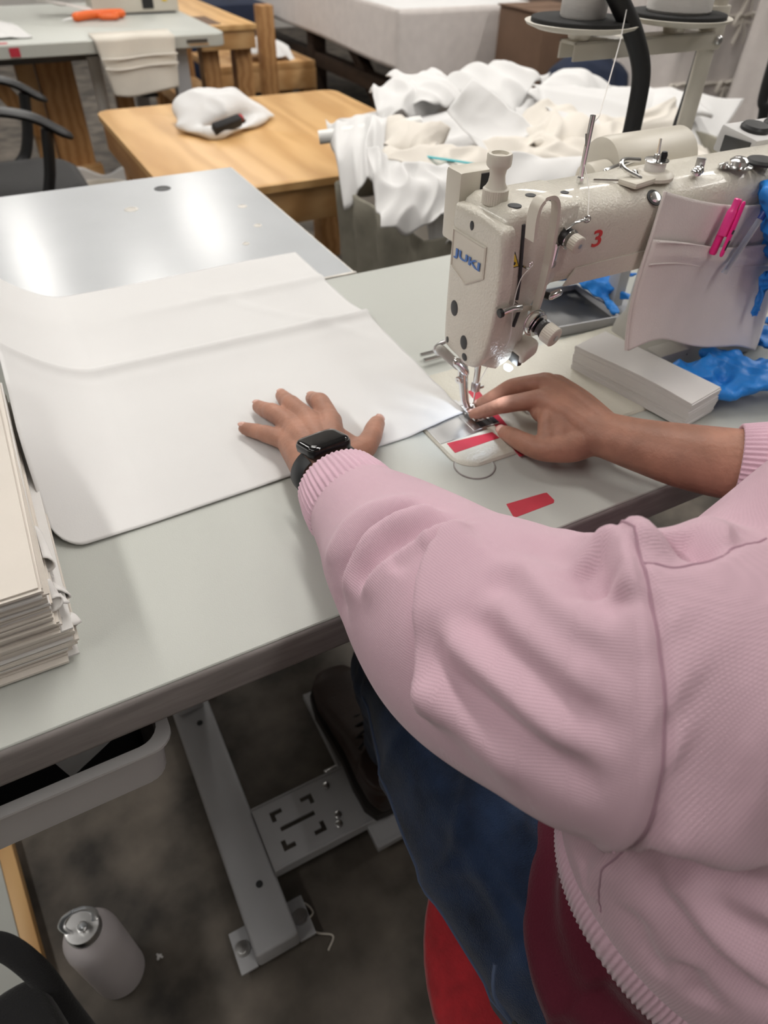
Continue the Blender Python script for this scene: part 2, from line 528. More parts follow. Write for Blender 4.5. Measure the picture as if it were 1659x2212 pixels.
def text_obj(name, s, m, o, ux, uy, height, parent, bold=0.0, width=None, depth=0.0004):
    cu = bpy.data.curves.new('tmp_text', 'FONT')
    cu.body = s; cu.offset = bold; cu.extrude = 0.01; cu.resolution_u = 3
    ob = bpy.data.objects.new('tmp_text', cu)
    COL.objects.link(ob)
    dg = bpy.context.evaluated_depsgraph_get()
    me = bpy.data.meshes.new_from_object(ob.evaluated_get(dg))
    V = np.array([v.co[:] for v in me.vertices]); F = [tuple(p.vertices) for p in me.polygons]
    bpy.data.objects.remove(ob); bpy.data.curves.remove(cu); bpy.data.meshes.remove(me)
    V[:, :2] -= V[:, :2].min(0)
    k = height / V[:, 1].max()
    kx = width / V[:, 0].max() if width else k
    ux = nrm(ux); uy = nrm(uy); w = np.cross(ux, uy)
    P = np.asarray(o, float) + np.outer(V[:, 0] * kx, ux) + np.outer(V[:, 1] * k, uy) + np.outer((V[:, 2] + 0.01) / 0.02 * depth, w)
    return mesh_obj(name, P, F, m, parent, None, 0)


def plate_with_holes(mb, xs, ys, solid, z0, z1):
    """sheet-metal plate on a grid; solid(i, j) says whether a cell is metal"""
    nx, ny = len(xs) - 1, len(ys) - 1
    def q(a, b, c, d): mb.add([a, b, c, d], [(0, 1, 2, 3)])
    S = lambda i, j: 0 <= i < nx and 0 <= j < ny and solid(i, j)
    for i in range(nx):
        for j in range(ny):
            if not S(i, j): continue
            x0, x1, y0, y1 = xs[i], xs[i + 1], ys[j], ys[j + 1]
            q((x0, y0, z1), (x1, y0, z1), (x1, y1, z1), (x0, y1, z1))
            q((x0, y1, z0), (x1, y1, z0), (x1, y0, z0), (x0, y0, z0))
            if not S(i - 1, j): q((x0, y1, z0), (x0, y0, z0), (x0, y0, z1), (x0, y1, z1))
            if not S(i + 1, j): q((x1, y0, z0), (x1, y1, z0), (x1, y1, z1), (x1, y0, z1))
            if not S(i, j - 1): q((x0, y0, z0), (x1, y0, z0), (x1, y0, z1), (x0, y0, z1))
            if not S(i, j + 1): q((x1, y1, z0), (x0, y1, z0), (x0, y1, z1), (x1, y1, z1))
    return mb


def rrect(hx, hy, r, k=6, cx=0.0, cy=0.0):
    pts = []
    for sx, sy, a0 in ((1, 1, 0), (-1, 1, 90), (-1, -1, 180), (1, -1, 270)):
        for q in range(k + 1):
            t = math.radians(a0 + 90 * q / k)
            pts.append((cx + sx * (hx - r) + r * math.cos(t), cy + sy * (hy - r) + r * math.sin(t)))
    return pts


def solid_sheet(G, th):
    """closed thin sheet from a grid of points G[i][j] (numpy, ni x nj x 3), thickness th along the surface normal"""
    ni, nj = G.shape[:2]
    du = np.gradient(G, axis=0); dv = np.gradient(G, axis=1)
    Nn = np.cross(du, dv); Nn /= np.linalg.norm(Nn, axis=2)[:, :, None] + 1e-12
    A = (G + Nn * th / 2).reshape(-1, 3); B = (G - Nn * th / 2).reshape(-1, 3)
    n = ni * nj
    f = []
    ix = lambda i, j: i * nj + j
    for i in range(ni - 1):
        for j in range(nj - 1):
            f.append((ix(i, j), ix(i + 1, j), ix(i + 1, j + 1), ix(i, j + 1)))
            f.append((n + ix(i, j + 1), n + ix(i + 1, j + 1), n + ix(i + 1, j), n + ix(i, j)))
    rim = [ix(i, 0) for i in range(ni)] + [ix(ni - 1, j) for j in range(1, nj)] + [ix(i, nj - 1) for i in range(ni - 2, -1, -1)] + [ix(0, j) for j in range(nj - 2, 0, -1)]
    for a, b in zip(rim, rim[1:] + rim[:1]):
        f.append((b, a, n + a, n + b))
    return np.concatenate([A, B]), f


def vnoise(P, seed=0, oct=3, scale=1.0):
    """smooth value noise from a few random plane waves (numpy)"""
    rng = np.random.RandomState(seed)
    out = np.zeros(P.shape[:-1])
    for o in range(oct):
        for k in range(5):
            d = rng.normal(size=3); d /= np.linalg.norm(d)
            out += np.sin(P @ d * scale * 2 ** o * 2 * PI + rng.uniform(0, 6.28)) / (2 ** o) / 5
    return out

# ------------------------------------------------------------------ the room
struct('floor', MB().b2(-5, 9, -4, 9, -0.06, 0.0), M['concrete'])
struct('ceiling', MB().b2(-5, 9, -4, 9, CEIL, CEIL + 0.06), M['ceilpaint'])
struct('wall_back', MB().b2(-5, 9, 9, 9.1, 0, CEIL), M['wallpaint'])
struct('wall_front', MB().b2(-5, 9, -4.1, -4, 0, CEIL), M['wallpaint'])
struct('wall_left', MB().b2(-5.1, -5, -4, 9, 0, CEIL), M['wallpaint'])
struct('wall_right', MB().b2(9, 9.1, -4, 9, 0, CEIL), M['wallpaint'])
FIX_LABEL = ['ceiling strip light above the cream cloth stack, behind the viewer', 'ceiling strip light above the office chair', 'ceiling strip light above the plywood table',
             'ceiling strip light above the far lumber bench', 'ceiling strip light above the thread stand side of the room', 'ceiling strip light above the white draped table',
             'ceiling strip light above the red stool, behind the person', 'ceiling strip light beyond the white rack covers', 'ceiling strip light beyond the far grey table', 'ceiling strip light near the back wall']
for i, (fx, fy, fl) in enumerate(FIXTURES):
    t = thing('ceiling_light', FIX_LABEL[i], 'light', (fx, fy, CEIL - 0.15), 'ceiling strip lights')
    MB().b2(fx - 0.13, fx + 0.13, fy - fl / 2, fy + fl / 2, CEIL - 0.15, CEIL, 0.01).build('housing', M['white_enamel'], t)
    for s in (-1, 1):
        MB().cyl((fx + s * 0.06, fy - fl / 2 + 0.03, CEIL - 0.185), (fx + s * 0.06, fy + fl / 2 - 0.03, CEIL - 0.185), 0.016, n=12).build('tube', M['tube'], t)

# ------------------------------------------------------------------ the main sewing table
TT = 0.78
tbl = thing('sewing_table', 'grey laminate sewing table on a grey steel stand, carrying the cream machine', 'table', (0.35, 0.63, 0.0))
MB().b2(-0.42, 1.10, 0.3335, 0.938, TT - 0.006, TT, 0.0012, 1).build('tabletop', M['laminate'], tbl)
MB().b2(-0.42, 1.10, 0.331, 0.940, TT - 0.042, TT - 0.0012, 0.006, 3).build('edge_band', M['edge_band'], tbl)
# round hinge plug at the corner of the machine bed
hp = MB().lathe([(0.0215, -0.001), (0.0215, 0.0008), (0.0200, 0.0012), (0.0195, 0.0006), (0.0, 0.0006)], (0.357, 0.449, TT), (0, 0, 1), 48).build('hinge_plug', M['laminate'], tbl)
MB().tube([(0.357 + 0.0215 * math.cos(a), 0.449 + 0.0215 * math.sin(a), TT + 0.0004) for a in np.linspace(0, 2 * PI, 49)[:-1]], 0.0009, 6, closed=True, caps=False).build('plug_rim', M['edge_band'], hp)


def stand_side(x0, x1):
    ft = MB().b2(x0, x1, 0.338, 0.92, 0.022, 0.072, 0.006, 3).build('foot', M['steel_paint'], tbl)
    for y in (0.372, 0.885):
        for s, xx in ((-1, x0), (1, x1)):
            MB().b2(min(xx, xx + s * 0.027), max(xx, xx + s * 0.027), y - 0.032, y + 0.030, 0.018, 0.024, 0.0015).build('foot_plate', M['steel_paint'], ft)
            MB().lathe([(0.008, 0.0), (0.012, 0.0), (0.012, 0.003), (0.007, 0.0035), (0.007, 0.007), (0.0, 0.0078)], (xx + s * 0.014, y, 0.024), n=18).build('foot_bolt', M['steel'], ft)
            MB().cyl((xx + s * 0.014, y, 0.0), (xx + s * 0.014, y, 0.018), 0.012, 0.009, 16).build('rubber_foot', M['black_soft'], ft)
    for y in (0.43, 0.745):
        MB().cyl(((x0 + x1) / 2 + 0.006, y, 0.0715), ((x0 + x1) / 2 + 0.006, y, 0.0728), 0.0055, n=16).build('bolt_hole_shade', M['hole'], ft)  # dark disc on the foot, painting the shade inside a bolt hole
    MB().b2(x0 + 0.010, x1 - 0.010, 0.775, 0.845, 0.07, 0.70, 0.005).build('column', M['steel_paint'], tbl)
    MB().b2(x0 - 0.005, x1 + 0.005, 0.40, 0.86, 0.70, 0.738, 0.004).build('top_bracket', M['steel_paint'], tbl)


stand_side(-0.008, 0.060)
stand_side(0.80, 0.868)
# slotted cross plate that carries the pedal
cp = MB()
xs = [0.060, 0.0850, 0.0925, 0.1000, 0.1060, 0.1400, 0.1460, 0.1535, 0.1610, 0.80]
ys = [0.4365, 0.4560, 0.4640, 0.4740, 0.4880, 0.4960, 0.5080, 0.5180, 0.5260, 0.5430]


def cp_solid(i, j):
    x = (xs[i] + xs[i + 1]) / 2; y = (ys[j] + ys[j + 1]) / 2
    if 0.0925 < x < 0.1535 and 0.488 < y < 0.496: return False
    for sx in (0, 1):
        for sy in (0, 1):
            X = (x - 0.085) if sx == 0 else (0.161 - x)
            Y = (y - 0.456) if sy == 0 else (0.526 - y)
            if 0 < X < 0.021 and 0 < Y < 0.0081: return False
            if 0 < X < 0.0076 and 0 < Y < 0.0181: return False
    return True


plate_with_holes(cp, xs, ys, cp_solid, 0.072, 0.075)
cp.b2(0.060, 0.80, 0.4335, 0.4365, 0.052, 0.0765, 0.0008, 1)
cp.b2(0.060, 0.80, 0.5430, 0.5460, 0.052, 0.0765, 0.0008, 1)
crs = cp.build('cross_plate', M['steel_paint'], tbl)
for x, y in ((0.187, 0.470), (0.190, 0.525), (0.182, 0.455)):
    MB().lathe([(0.006, 0), (0.006, 0.002), (0.004, 0.003), (0.0, 0.003)], (x, y, 0.075), n=16).build('screw', M['steel'], crs)
# pedal
pd_ = MB().box((0.32, 0.552, 0.068), (0.19, 0.31, 0.006), 0.002, (math.radians(4), 0, 0))
pd_.box((0.2265, 0.552, 0.064), (0.005, 0.31, 0.016), 0.001, (math.radians(4), 0, 0))
pd_.box((0.32, 0.398, 0.052), (0.19, 0.006, 0.02), 0.001, (math.radians(4), 0, 0))
ped = pd_.build('pedal', M['steel_paint'], tbl)
MB().cyl((0.20, 0.552, 0.058), (0.44, 0.552, 0.058), 0.008, n=12).build('pedal_axle', M['steel'], ped)
MB().cyl((0.43, 0.62, 0.07), (0.55, 0.70, 0.72), 0.006, n=10).build('treadle_rod', M['steel'], tbl)

# drawer tray hanging under the table
dr = MB()
X0, X1, Y0, Y1, Z0, Z1 = -0.345, -0.016, 0.346, 0.640, 0.618, 0.690
out = [np.array([(x, y, z) for x, y in rrect((X1 - X0) / 2 - i, (Y1 - Y0) / 2 - i, 0.018, 5, (X0 + X1) / 2, (Y0 + Y1) / 2)]) for i, z in ((0.012, Z0), (0.006, Z0 + 0.006), (0.0, Z1 - 0.004), (-0.007, Z1 - 0.003), (-0.007, Z1), (0.003, Z1), (0.009, Z0 + 0.008), (0.016, Z0 + 0.006))]
dr.loft(out, True, True)
drw = dr.build('drawer', M['drawer'], tbl)
drw['label'] = 'shallow grey plastic drawer tray'
for x in (X0 + 0.004, X1 - 0.004):
    MB().b2(x - 0.003, x + 0.003, 0.40, 0.62, Z1, TT - 0.0425, 0.001).build('drawer_hanger', M['black'], drw)
MB().b2(X0 + 0.02, X1 - 0.02, 0.385, 0.60, 0.6265, 0.636, 0.002).build('drawer_black_slab', M['black'], drw)  # thin black slab over the drawer floor
MB().box((-0.085, 0.41, 0.6375), (0.055, 0.035, 0.0012), 0, (0.05, 0.02, 0.5)).build('paper_scrap', M['paperw'], drw)

# ------------------------------------------------------------------ the smooth grey table pushed against it
sv = thing('work_table', 'smooth shiny grey work table with worn white edges, pushed against the sewing table', 'table', (-0.25, 1.24, 0.0))
MB().b2(-1.05, 0.4590, 0.9430, 1.5405, TT - 0.004, TT, 0.001, 1).build('tabletop', M['silver'], sv)
MB().b2(-1.05, 0.4620, 0.9415, 1.5425, TT - 0.040, TT - 0.0008, 0.003, 2).build('edge_band', M['silver_edge'], sv)
for x in (-0.95, 0.36):
    for y in (1.02, 1.46):
        MB().b2(x - 0.03, x + 0.03, y - 0.03, y + 0.03, 0.0, TT - 0.04, 0.004).build('leg', M['steel_paint'], sv)
for (x, y, r, k) in ((0.292, 1.462, 0.011, 'hole'), (0.21, 1.37, 0.0085, 'silver_edge'), (0.392, 1.195, 0.005, 'silver_edge'), (0.345, 1.125, 0.004, 'silver_edge'), (0.40, 1.30, 0.006, 'silver_edge')):
    MB().lathe([(r * 1.5, 0), (r * 1.45, 0.0006), (r, 0.0012), (r * 0.9, 0.0003), (0, 0.0003)], (x, y, TT), n=20).build('screw_hole_shade' if k == 'hole' else 'dent', M[k], sv)  # the dark one paints a screw hole's shade; the others are dents
MB().b2(0.400, 0.462, 0.9405, 0.9460, TT - 0.0008, TT + 0.0005).build('edge_strip', M['silver_edge'], sv)

# ------------------------------------------------------------------ the sewing machine
sm = thing('sewing_machine', 'cream industrial sewing machine marked with a red number 3', 'sewing machine', (0.55, 0.55, TT))
ZB = TT + 0.0035
# bed: rounded front left corner
pts = []
for t in np.linspace(180, 270, 12):
    pts.append((0.340 + 0.026 + 0.026 * math.cos(math.radians(t)), 0.4455 + 0.026 + 0.026 * math.sin(math.radians(t))))
poly = pts + [(0.6055, 0.4455), (0.6055, 0.500), (0.835, 0.500), (0.835, 0.623), (0.340, 0.623)]
bd = MB()
P0 = np.array([(x, y, TT - 0.03) for x, y in poly]); P1 = np.array([(x, y, ZB - 0.0022) for x, y in poly])
cen = np.array((0.55, 0.54))
P2 = np.array([(x + 0.0022 * np.sign(cen[0] - x), y + 0.0022 * np.sign(cen[1] - y), ZB) for x, y in poly])
bd.loft([P0, P1, P2])
bed = bd.build('bed', M['bedpaint'], sm, None, 40)
MB().b2(0.3420, 0.4040, 0.4935, 0.560, ZB - 0.001, ZB + 0.0006, 0.0003, 1).build('slide_plate', M['steel'], sm)
npl = MB().b2(0.3880, 0.4230, 0.497, 0.555, ZB - 0.001, ZB + 0.0010, 0.0004, 1).build('needle_plate', M['steel'], sm)
MB().b2(0.3980, 0.4230, 0.499, 0.5100, ZB + 0.0008, ZB + 0.0014, 0.0003, 1).build('plate_gap', M['hole'], npl)
for i in range(3):
    MB().b2(0.4000 + 0.0030 * i, 0.4015 + 0.0030 * i, 0.515, 0.545, ZB + 0.0008, ZB + 0.0022).build('feed_dog', M['dark_steel'], npl)
for x, y in ((0.413, 0.4535), (0.545, 0.4740), (0.415, 0.4605)):
    MB().lathe([(0.0026, 0), (0.0024, 0.0004), (0.0008, 0.0004), (0.0, 0.0001)], (x, y, ZB), n=16).build('bed_screw', M['steel'], bed)
# pillar with its grey lower body and lettering
pl = MB()
for z, e, m in ((ZB, 0.006, 0), (0.81, 0.0, 0), (0.93, -0.004, 0), (0.965, 0.0, 0)):
    pass
pil = [np.array([(x, y, z) for x, y in rrect(0.062 + e, 0.056 + e, 0.016, 5, 0.760, 0.552)]) for z, e in ((ZB, 0.010), (0.800, 0.008), (0.815, 0.002), (0.90, 0.0), (0.93, 0.006), (0.97, 0.008))]
MB().loft(pil).build('pillar', M['cream_dark'], sm, None, 40)
MB().b2(0.655, 0.860, 0.492, 0.520, ZB, 0.812, 0.006).build('base_block', M['cream_dark'], sm)
MB().b2(0.665, 0.850, 0.4905, 0.4925, 0.7885, 0.7935, 0.0005).build('dark_band', M['hole'], sm)
text_obj('lettering', '100B-7', M['hole'], (0.700, 0.4916, 0.797), (1, 0, 0), (0, 0, 1), 0.0085, sm, 0.0)
# arm: section in (y, z)
sec = [(0.483, 0.962), (0.487, 0.948), (0.500, 0.941), (0.550, 0.941), (0.566, 0.955), (0.569, 0.995), (0.562, 1.014), (0.545, 1.0225), (0.515, 1.0225), (0.494, 1.017), (0.485, 1.007), (0.483, 0.995)]
ss = []
for k in range(len(sec)):
    ss.append(sec[k])
xsn = [0.440, 0.452, 0.60, 0.700, 0.735, 0.845, 0.856]
rings = []
for i, x in enumerate(xsn):
    k = 1.0
    dz = 0.0 if x < 0.69 else -0.012 * min(1, (x - 0.69) / 0.05)
    rings.append(np.array([(x, y + (0 if x < 0.84 else 0.004 * np.sign(0.526 - y)), z + (dz if z < 0.97 else 0)) for y, z in ss]))
arm = MB().loft(rings).build('arm', M['cream'], sm, None, 50)
# moulded step along the lower front of the arm
MB().prism([(0.462, 0.9435), (0.700, 0.9435), (0.700, 0.9640), (0.474, 0.9600)], (0, 0.4838, 0), (1, 0, 0), (0, 0, 1), 0.0022, 0.0015).build('arm_step', M['cream'], sm, None, 30)
# head body: profile in (x, z) extruded along y, rounded
prof = [(0.3805, 0.878), (0.386, 0.868), (0.398, 0.863), (0.410, 0.868), (0.4235, 0.884), (0.4255, 0.905), (0.4270, 0.926), (0.436, 0.940), (0.4525, 0.950), (0.462, 0.965), (0.470, 0.990), (0.470, 1.0231), (0.395, 1.0231), (0.386, 1.018), (0.3805, 1.006)]
hd = MB()
pc = np.array((0.415, 0.955))
rr_ = []
for y, sh in ((0.4835, 0.012), (0.4850, 0.006), (0.4890, 0.0015), (0.4950, 0.0), (0.545, 0.0), (0.552, 0.0015), (0.556, 0.005), (0.558, 0.011)):
    rr_.append(np.array([(x + (pc[0] - x) * sh / 0.06, y, z + (pc[1] - z) * sh / 0.075) for x, z in prof]))
hd.loft(rr_[::-1])
hd.build('head', M['cream'], sm, None, 50)
# face plate on the left end: outline in (y, z), slightly domed
fo = [(0.4760, 0.9960), (0.4725, 0.9560), (0.4760, 0.9150), (0.4830, 0.8860), (0.4960, 0.8680), (0.5120, 0.8620), (0.5300, 0.8640), (0.5480, 0.8660), (0.5555, 0.8750), (0.5575, 0.9380), (0.5560, 1.0040), (0.5510, 1.0130), (0.5200, 1.0150), (0.4850, 1.0120), (0.4780, 1.0060)]
fo = catmull([(a, b, 0) for a, b in fo + fo[:1]], 4)[:-1, :2]
fc = np.array((0.515, 0.94))
fr_ = []
for x, k in ((0.3900, 1.0), (0.3800, 1.0), (0.3775, 0.985), (0.3762, 0.955), (0.3757, 0.90)):
    fr_.append(np.array([(x, fc[0] + (a - fc[0]) * k, fc[1] + (b - fc[1]) * k) for a, b in fo]))
fp = MB().loft(fr_).build('face_plate', M['cream'], sm, None, 60)
XF = 0.3757


def disc_x(y, z, ry, rz, name, m, depth=0.0012):
    g = np.linspace(0, 2 * PI, 24, endpoint=False)
    r0 = np.array([(XF + 0.004, y + ry * math.cos(a), z + rz * math.sin(a)) for a in g])
    r1 = np.array([(XF - 0.0004, y + ry * math.cos(a), z + rz * math.sin(a)) for a in g])
    r2 = np.array([(XF - 0.0006, y + ry * 0.86 * math.cos(a), z + rz * 0.86 * math.sin(a)) for a in g])
    return MB().loft([r0, r1, r2]).build(name, m, fp, None, 50)


disc_x(0.5242, 1.0015, 0.0030, 0.0042, 'face_hole_shade', M['hole'])  # raised dark discs colour in the shade of the holes
disc_x(0.5400, 0.9139, 0.0062, 0.0082, 'face_hole_shade', M['hole'])
disc_x(0.5175, 0.8862, 0.0060, 0.0076, 'face_hole_shade', M['hole'])
disc_x(0.5135, 0.8715, 0.0045, 0.0040, 'face_hole_shade', M['hole'])
disc_x(0.5475, 0.8750, 0.0024, 0.0036, 'face_screw', M['dark_steel'])
# shield badge with the maker's lettering
bp_ = [(0.5510, 0.9890), (0.5000, 0.9890), (0.4990, 0.9620), (0.5250, 0.9470), (0.5500, 0.9560)]
def frame_poly(k, x):
    c = np.mean(bp_, 0)
    return np.array([(x, c[0] + (a - c[0]) * k, c[1] + (b - c[1]) * k) for a, b in bp_])
bdg = MB().loft([frame_poly(1.10, XF + 0.001), frame_poly(1.10, XF - 0.0010), frame_poly(1.03, XF - 0.0018), frame_poly(1.0, XF - 0.0006)]).build('badge', M['cream_plain'], fp, None, 20)
text_obj('lettering', 'JUKI', M['blue_print'], (XF - 0.0012, 0.5475, 0.9640), (0, -1, 0), (0, 0, 1), 0.0100, fp, 0.022, 0.044, 0.0006)
# warning triangle and needle-thread slot on the front
YF = 0.4835
tri = MB().prism([(0.3895, 0.9735), (0.4040, 0.9735), (0.3968, 0.9885)], (0, YF + 0.0008, 0), (1, 0, 0), (0, 0, 1), 0.0012).build('warning_label', M['hole'], sm, None, 20)
MB().prism([(0.3910, 0.9745), (0.4025, 0.9745), (0.3968, 0.9863)], (0, YF - 0.0004, 0), (1, 0, 0), (0, 0, 1), 0.0003).build('label_field', M['yellow'], tri, None, 20)
MB().box((0.3968, YF - 0.0008, 0.9780), (0.0040, 0.0004, 0.0026), 0.0, (0, 0.5, 0)).build('label_sign', M['hole'], tri)
MB().tube(catmull([(0.4015, YF - 0.0006, 1.012), (0.4040, YF - 0.0010, 0.985), (0.4065, YF - 0.0008, 0.960), (0.4070, YF - 0.0006, 0.941)], 6), 0.0017, 8).build('take_up_slot_shade', M['hole'], sm)  # raised dark line, painted as the shade in the slot
tk = MB().tube([(0.4075, YF + 0.004, 0.9735), (0.4075, YF - 0.008, 0.9745), (0.4095, YF - 0.010, 0.9760)], 0.0013, 8)
tk.tube([(0.4095 + 0.002 * math.cos(a), YF - 0.010, 0.978 + 0.002 * math.sin(a)) for a in np.linspace(0, 2 * PI, 13)[:-1]], 0.0006, 6, closed=True, caps=False)
tk.build('take_up_lever', M['chrome'], sm)
# take-up lever guard: bent cream strap
gp = catmull([(0.3925, 0.4600, 1.0080), (0.3915, 0.4600, 1.0280), (0.3945, 0.4600, 1.0385), (0.4025, 0.4600, 1.0420), (0.4110, 0.4605, 1.0395), (0.4165, 0.4615, 1.0270), (0.4200, 0.4640, 0.9900), (0.4230, 0.4690, 0.9550), (0.4235, 0.4740, 0.9270)], 6)
rg = []
T_ = np.gradient(gp, axis=0)
for i in range(len(gp)):
    t = nrm(T_[i]); b = np.array((0, 1.0, 0)); nn = nrm(np.cross(t, b))
    w = 0.0045 if i > 14 else 0.0062
    rg.append(np.array([gp[i] + b * sx * w + nn * sy for sx, sy in ((-1, -0.0016), (1, -0.0016), (1, 0.0016), (-1, 0.0016))]))
MB().loft(rg).build('lever_guard', M['cream_plain'], sm, None, 40)


def knurled(mb, p0, p1, r, nr=26, dome=0.0):
    p0 = np.array(p0); p1 = np.array(p1); t = nrm(p1 - p0)
    u = nrm(np.cross(t, (0, 0, 1) if abs(t[2]) < 0.9 else (1, 0, 0))); v = np.cross(t, u)
    n = nr * 4; g = np.linspace(0, 2 * PI, n, endpoint=False)
    rad = r * (1 - 0.035 * (np.cos(g * nr) > 0.3))
    L = np.linalg.norm(p1 - p0)
    R = []
    for s, k in ((0, 0.94), (0.06, 1), (0.90, 1), (0.97, 0.95), (1.0, 0.86)):
        R.append(p0 + t * L * s + ((rad if 0.05 < s < 0.95 else np.full(n, r * 0.96)) * k)[:, None] * (np.cos(g)[:, None] * u + np.sin(g)[:, None] * v))
    return mb.loft(R)


# main thread tension
td = nrm((0.25, -0.93, -0.22)); t0 = np.array((0.4170, 0.4720, 0.9240))
MB().lathe([(0.0085, 0), (0.0100, 0.001), (0.0100, 0.005), (0.0085, 0.007)], t0, td, 28).build('tension_base', M['cream_plain'], sm)
tdk = MB()
for s in (0.008, 0.011):
    tdk.lathe([(0.004, 0), (0.0115, 0.0004), (0.0120, 0.0010), (0.0115, 0.0016), (0.004, 0.002)], t0 + td * s, td, 32)
tdk.build('tension_discs', M['chrome'], sm)
MB().lathe([(0.007, 0), (0.0085, 0.001), (0.0075, 0.004), (0.0085, 0.006), (0.006, 0.008)], t0 + td * 0.0135, td, 24).build('tension_spring', M['dark_steel'], sm)
knurled(MB(), t0 + td * 0.021, t0 + td * 0.034, 0.0098).build('tension_knob', M['cream_plain'], sm, None, 35)
MB().cyl(t0 + td * 0.0335, t0 + td * 0.0350, 0.0030, n=12).build('tension_stud', M['steel'], sm)
# thread guard ring on the tension
MB().tube([t0 + td * 0.007 + 0.0125 * (np.array((math.cos(a), 0, math.sin(a)))) for a in np.linspace(0.5, 5.2, 24)], 0.0008, 6).build('check_spring', M['chrome'], sm)
# small pre-tension on the arm
q0 = np.array((0.4520, 0.4835, 0.9940)); qd = nrm((0.10, -0.97, -0.15))
MB().lathe([(0.0080, 0), (0.0085, 0.001), (0.0085, 0.006), (0.0078, 0.0075)], q0, qd, 28).build('guide_base', M['black'], sm)
MB().lathe([(0.009, 0), (0.0095, 0.0006), (0.009, 0.0012)], q0 + qd * 0.0076, qd, 28).build('guide_disc', M['chrome'], sm)
knurled(MB(), q0 + qd * 0.011, q0 + qd * 0.021, 0.0080, 22).build('guide_knob', M['cream_plain'], sm, None, 35)
MB().cyl(q0 + qd * 0.0205, q0 + qd * 0.0215, 0.0022, n=12).build('guide_stud', M['steel'], sm)
lv = MB().tube(catmull([(0.4480, 0.4800, 1.0020), (0.4560, 0.4765, 1.0080), (0.4660, 0.4740, 1.0095)], 6), 0.0035, 10, flat=0.3)
lv.tube([(0.4665 + 0.0035 * math.cos(a), 0.4740, 1.0095 + 0.0026 * math.sin(a)) for a in np.linspace(0, 2 * PI, 17)[:-1]], 0.001, 6, closed=True, caps=False)
lv.build('thread_guide', M['chrome'], sm)
lv = MB().tube(catmull([(0.4440, 0.4815, 0.9880), (0.4420, 0.4805, 0.9790), (0.4405, 0.4800, 0.9710)], 6), 0.0034, 10, flat=0.3)
lv.lathe([(0.0042, 0), (0.0042, 0.0012), (0.0015, 0.0014)], (0.4405, 0.4805, 0.9705), (0, -1, 0), 20)
lv.build('thread_guide', M['chrome'], sm)
# arm thread guide with black roller near the head's middle, and a second one to its right
g0 = MB().tube([(0.3790, 0.4680, 0.9400), (0.3900, 0.4680, 0.9420), (0.4020, 0.4700, 0.9400)], 0.0034, 12).tube([(0.4010, 0.4700, 0.9400), (0.4015, 0.4790, 0.9390), (0.4015, 0.4860, 0.9390)], 0.0028, 10)
g0.build('thread_guide', M['chrome'], sm)
MB().cyl((0.3760, 0.4680, 0.9395), (0.3800, 0.4680, 0.9400), 0.0042, n=16, bev=0.0006).build('guide_roller', M['black'], sm)
g1 = MB().tube([(0.4360, 0.4860, 0.9400), (0.4400, 0.4740, 0.9410)], 0.0036, 12)
g1.build('guide_post', M['black'], sm)
MB().tube([(0.4410, 0.4740, 0.9410), (0.4500, 0.4735, 0.9435)], 0.0036, 12, True, True).build('guide_post', M['chrome'], sm)
MB().box((0.4130, 0.4770, 0.9330), (0.026, 0.0012, 0.0055), 0.0004, (0, 0.12, 0)).build('guide_strip', M['cream_plain'], sm)
MB().tube([(0.4090, 0.4795, 0.9300), (0.4050, 0.4795, 0.9150)], 0.0018, 8).build('head_slot', M['hole'], sm)
# needle-lamp under the head with its lens
lm = MB()
lr = [np.array([(0.4230 + a * 0.80 + 0.0, 0.4780 - k, 0.8870 + b + a * 0.42) for a, b in rrect(0.0125 - e, 0.0080 - e, 0.006 - e, 5)]) for k, e in ((-0.010, 0.0), (0.006, 0.0), (0.009, 0.0012), (0.0105, 0.0035))]
lm.loft(lr).build('lamp_housing', M['cream_plain'], sm, None, 40)
MB().b2(0.4120, 0.4180, 0.4720, 0.4900, 0.8720, 0.8840, 0.002).build('lamp_bracket', M['dark_steel'], sm)
MB().lathe([(0.0045, 0), (0.0050, 0.001), (0.0035, 0.004), (0.0, 0.0048)], (0.4080, 0.4800, 0.8700), (-0.3, 0.1, -0.95), 20).build('lamp_lens', M['led'], sm)
# needle bar, clamp, needle, presser bar, presser foot
MB().tube([(0.4060, 0.5280, 0.880), (0.4060, 0.5280, 0.8250)], 0.0036, 16).build('needle_bar', M['chrome'], sm)
MB().lathe([(0.0042, 0), (0.0052, 0.001), (0.0052, 0.009), (0.004, 0.011)], (0.4060, 0.5280, 0.8140), (0, 0, 1), 18).box((0.4115, 0.5250, 0.8190), (0.006, 0.003, 0.003), 0.0006).build('needle_clamp', M['steel'], sm)
MB().tube([(0.4060, 0.5280, 0.8150), (0.4060, 0.5280, 0.7860)], [0.0010, 0.0005], 8).build('needle', M['chrome'], sm)
MB().tube([(0.3960, 0.5420, 0.885), (0.3960, 0.5420, 0.8330)], 0.0040, 16).build('presser_bar', M['chrome'], sm)
ft = MB().tube(catmull([(0.3960, 0.5420, 0.8430), (0.3960, 0.5400, 0.8300), (0.3965, 0.5370, 0.8150), (0.3975, 0.5330, 0.8000), (0.3990, 0.5290, 0.7930)], 5), np.interp(np.linspace(0, 1, 21), [0, 0.2, 0.6, 1], [0.0055, 0.0065, 0.0052, 0.0040]), 12, flat=0.75)
for s in (-1, 1):
    ft.box((0.4005 + s * 0.0031, 0.5230, 0.7900), (0.0040, 0.030, 0.0022), 0.0006, (0.06, 0, 0))
ft.box((0.4005, 0.5300, 0.7920), (0.010, 0.008, 0.005), 0.001)
ft.build('presser_foot', M['chrome'], sm, None, 40)
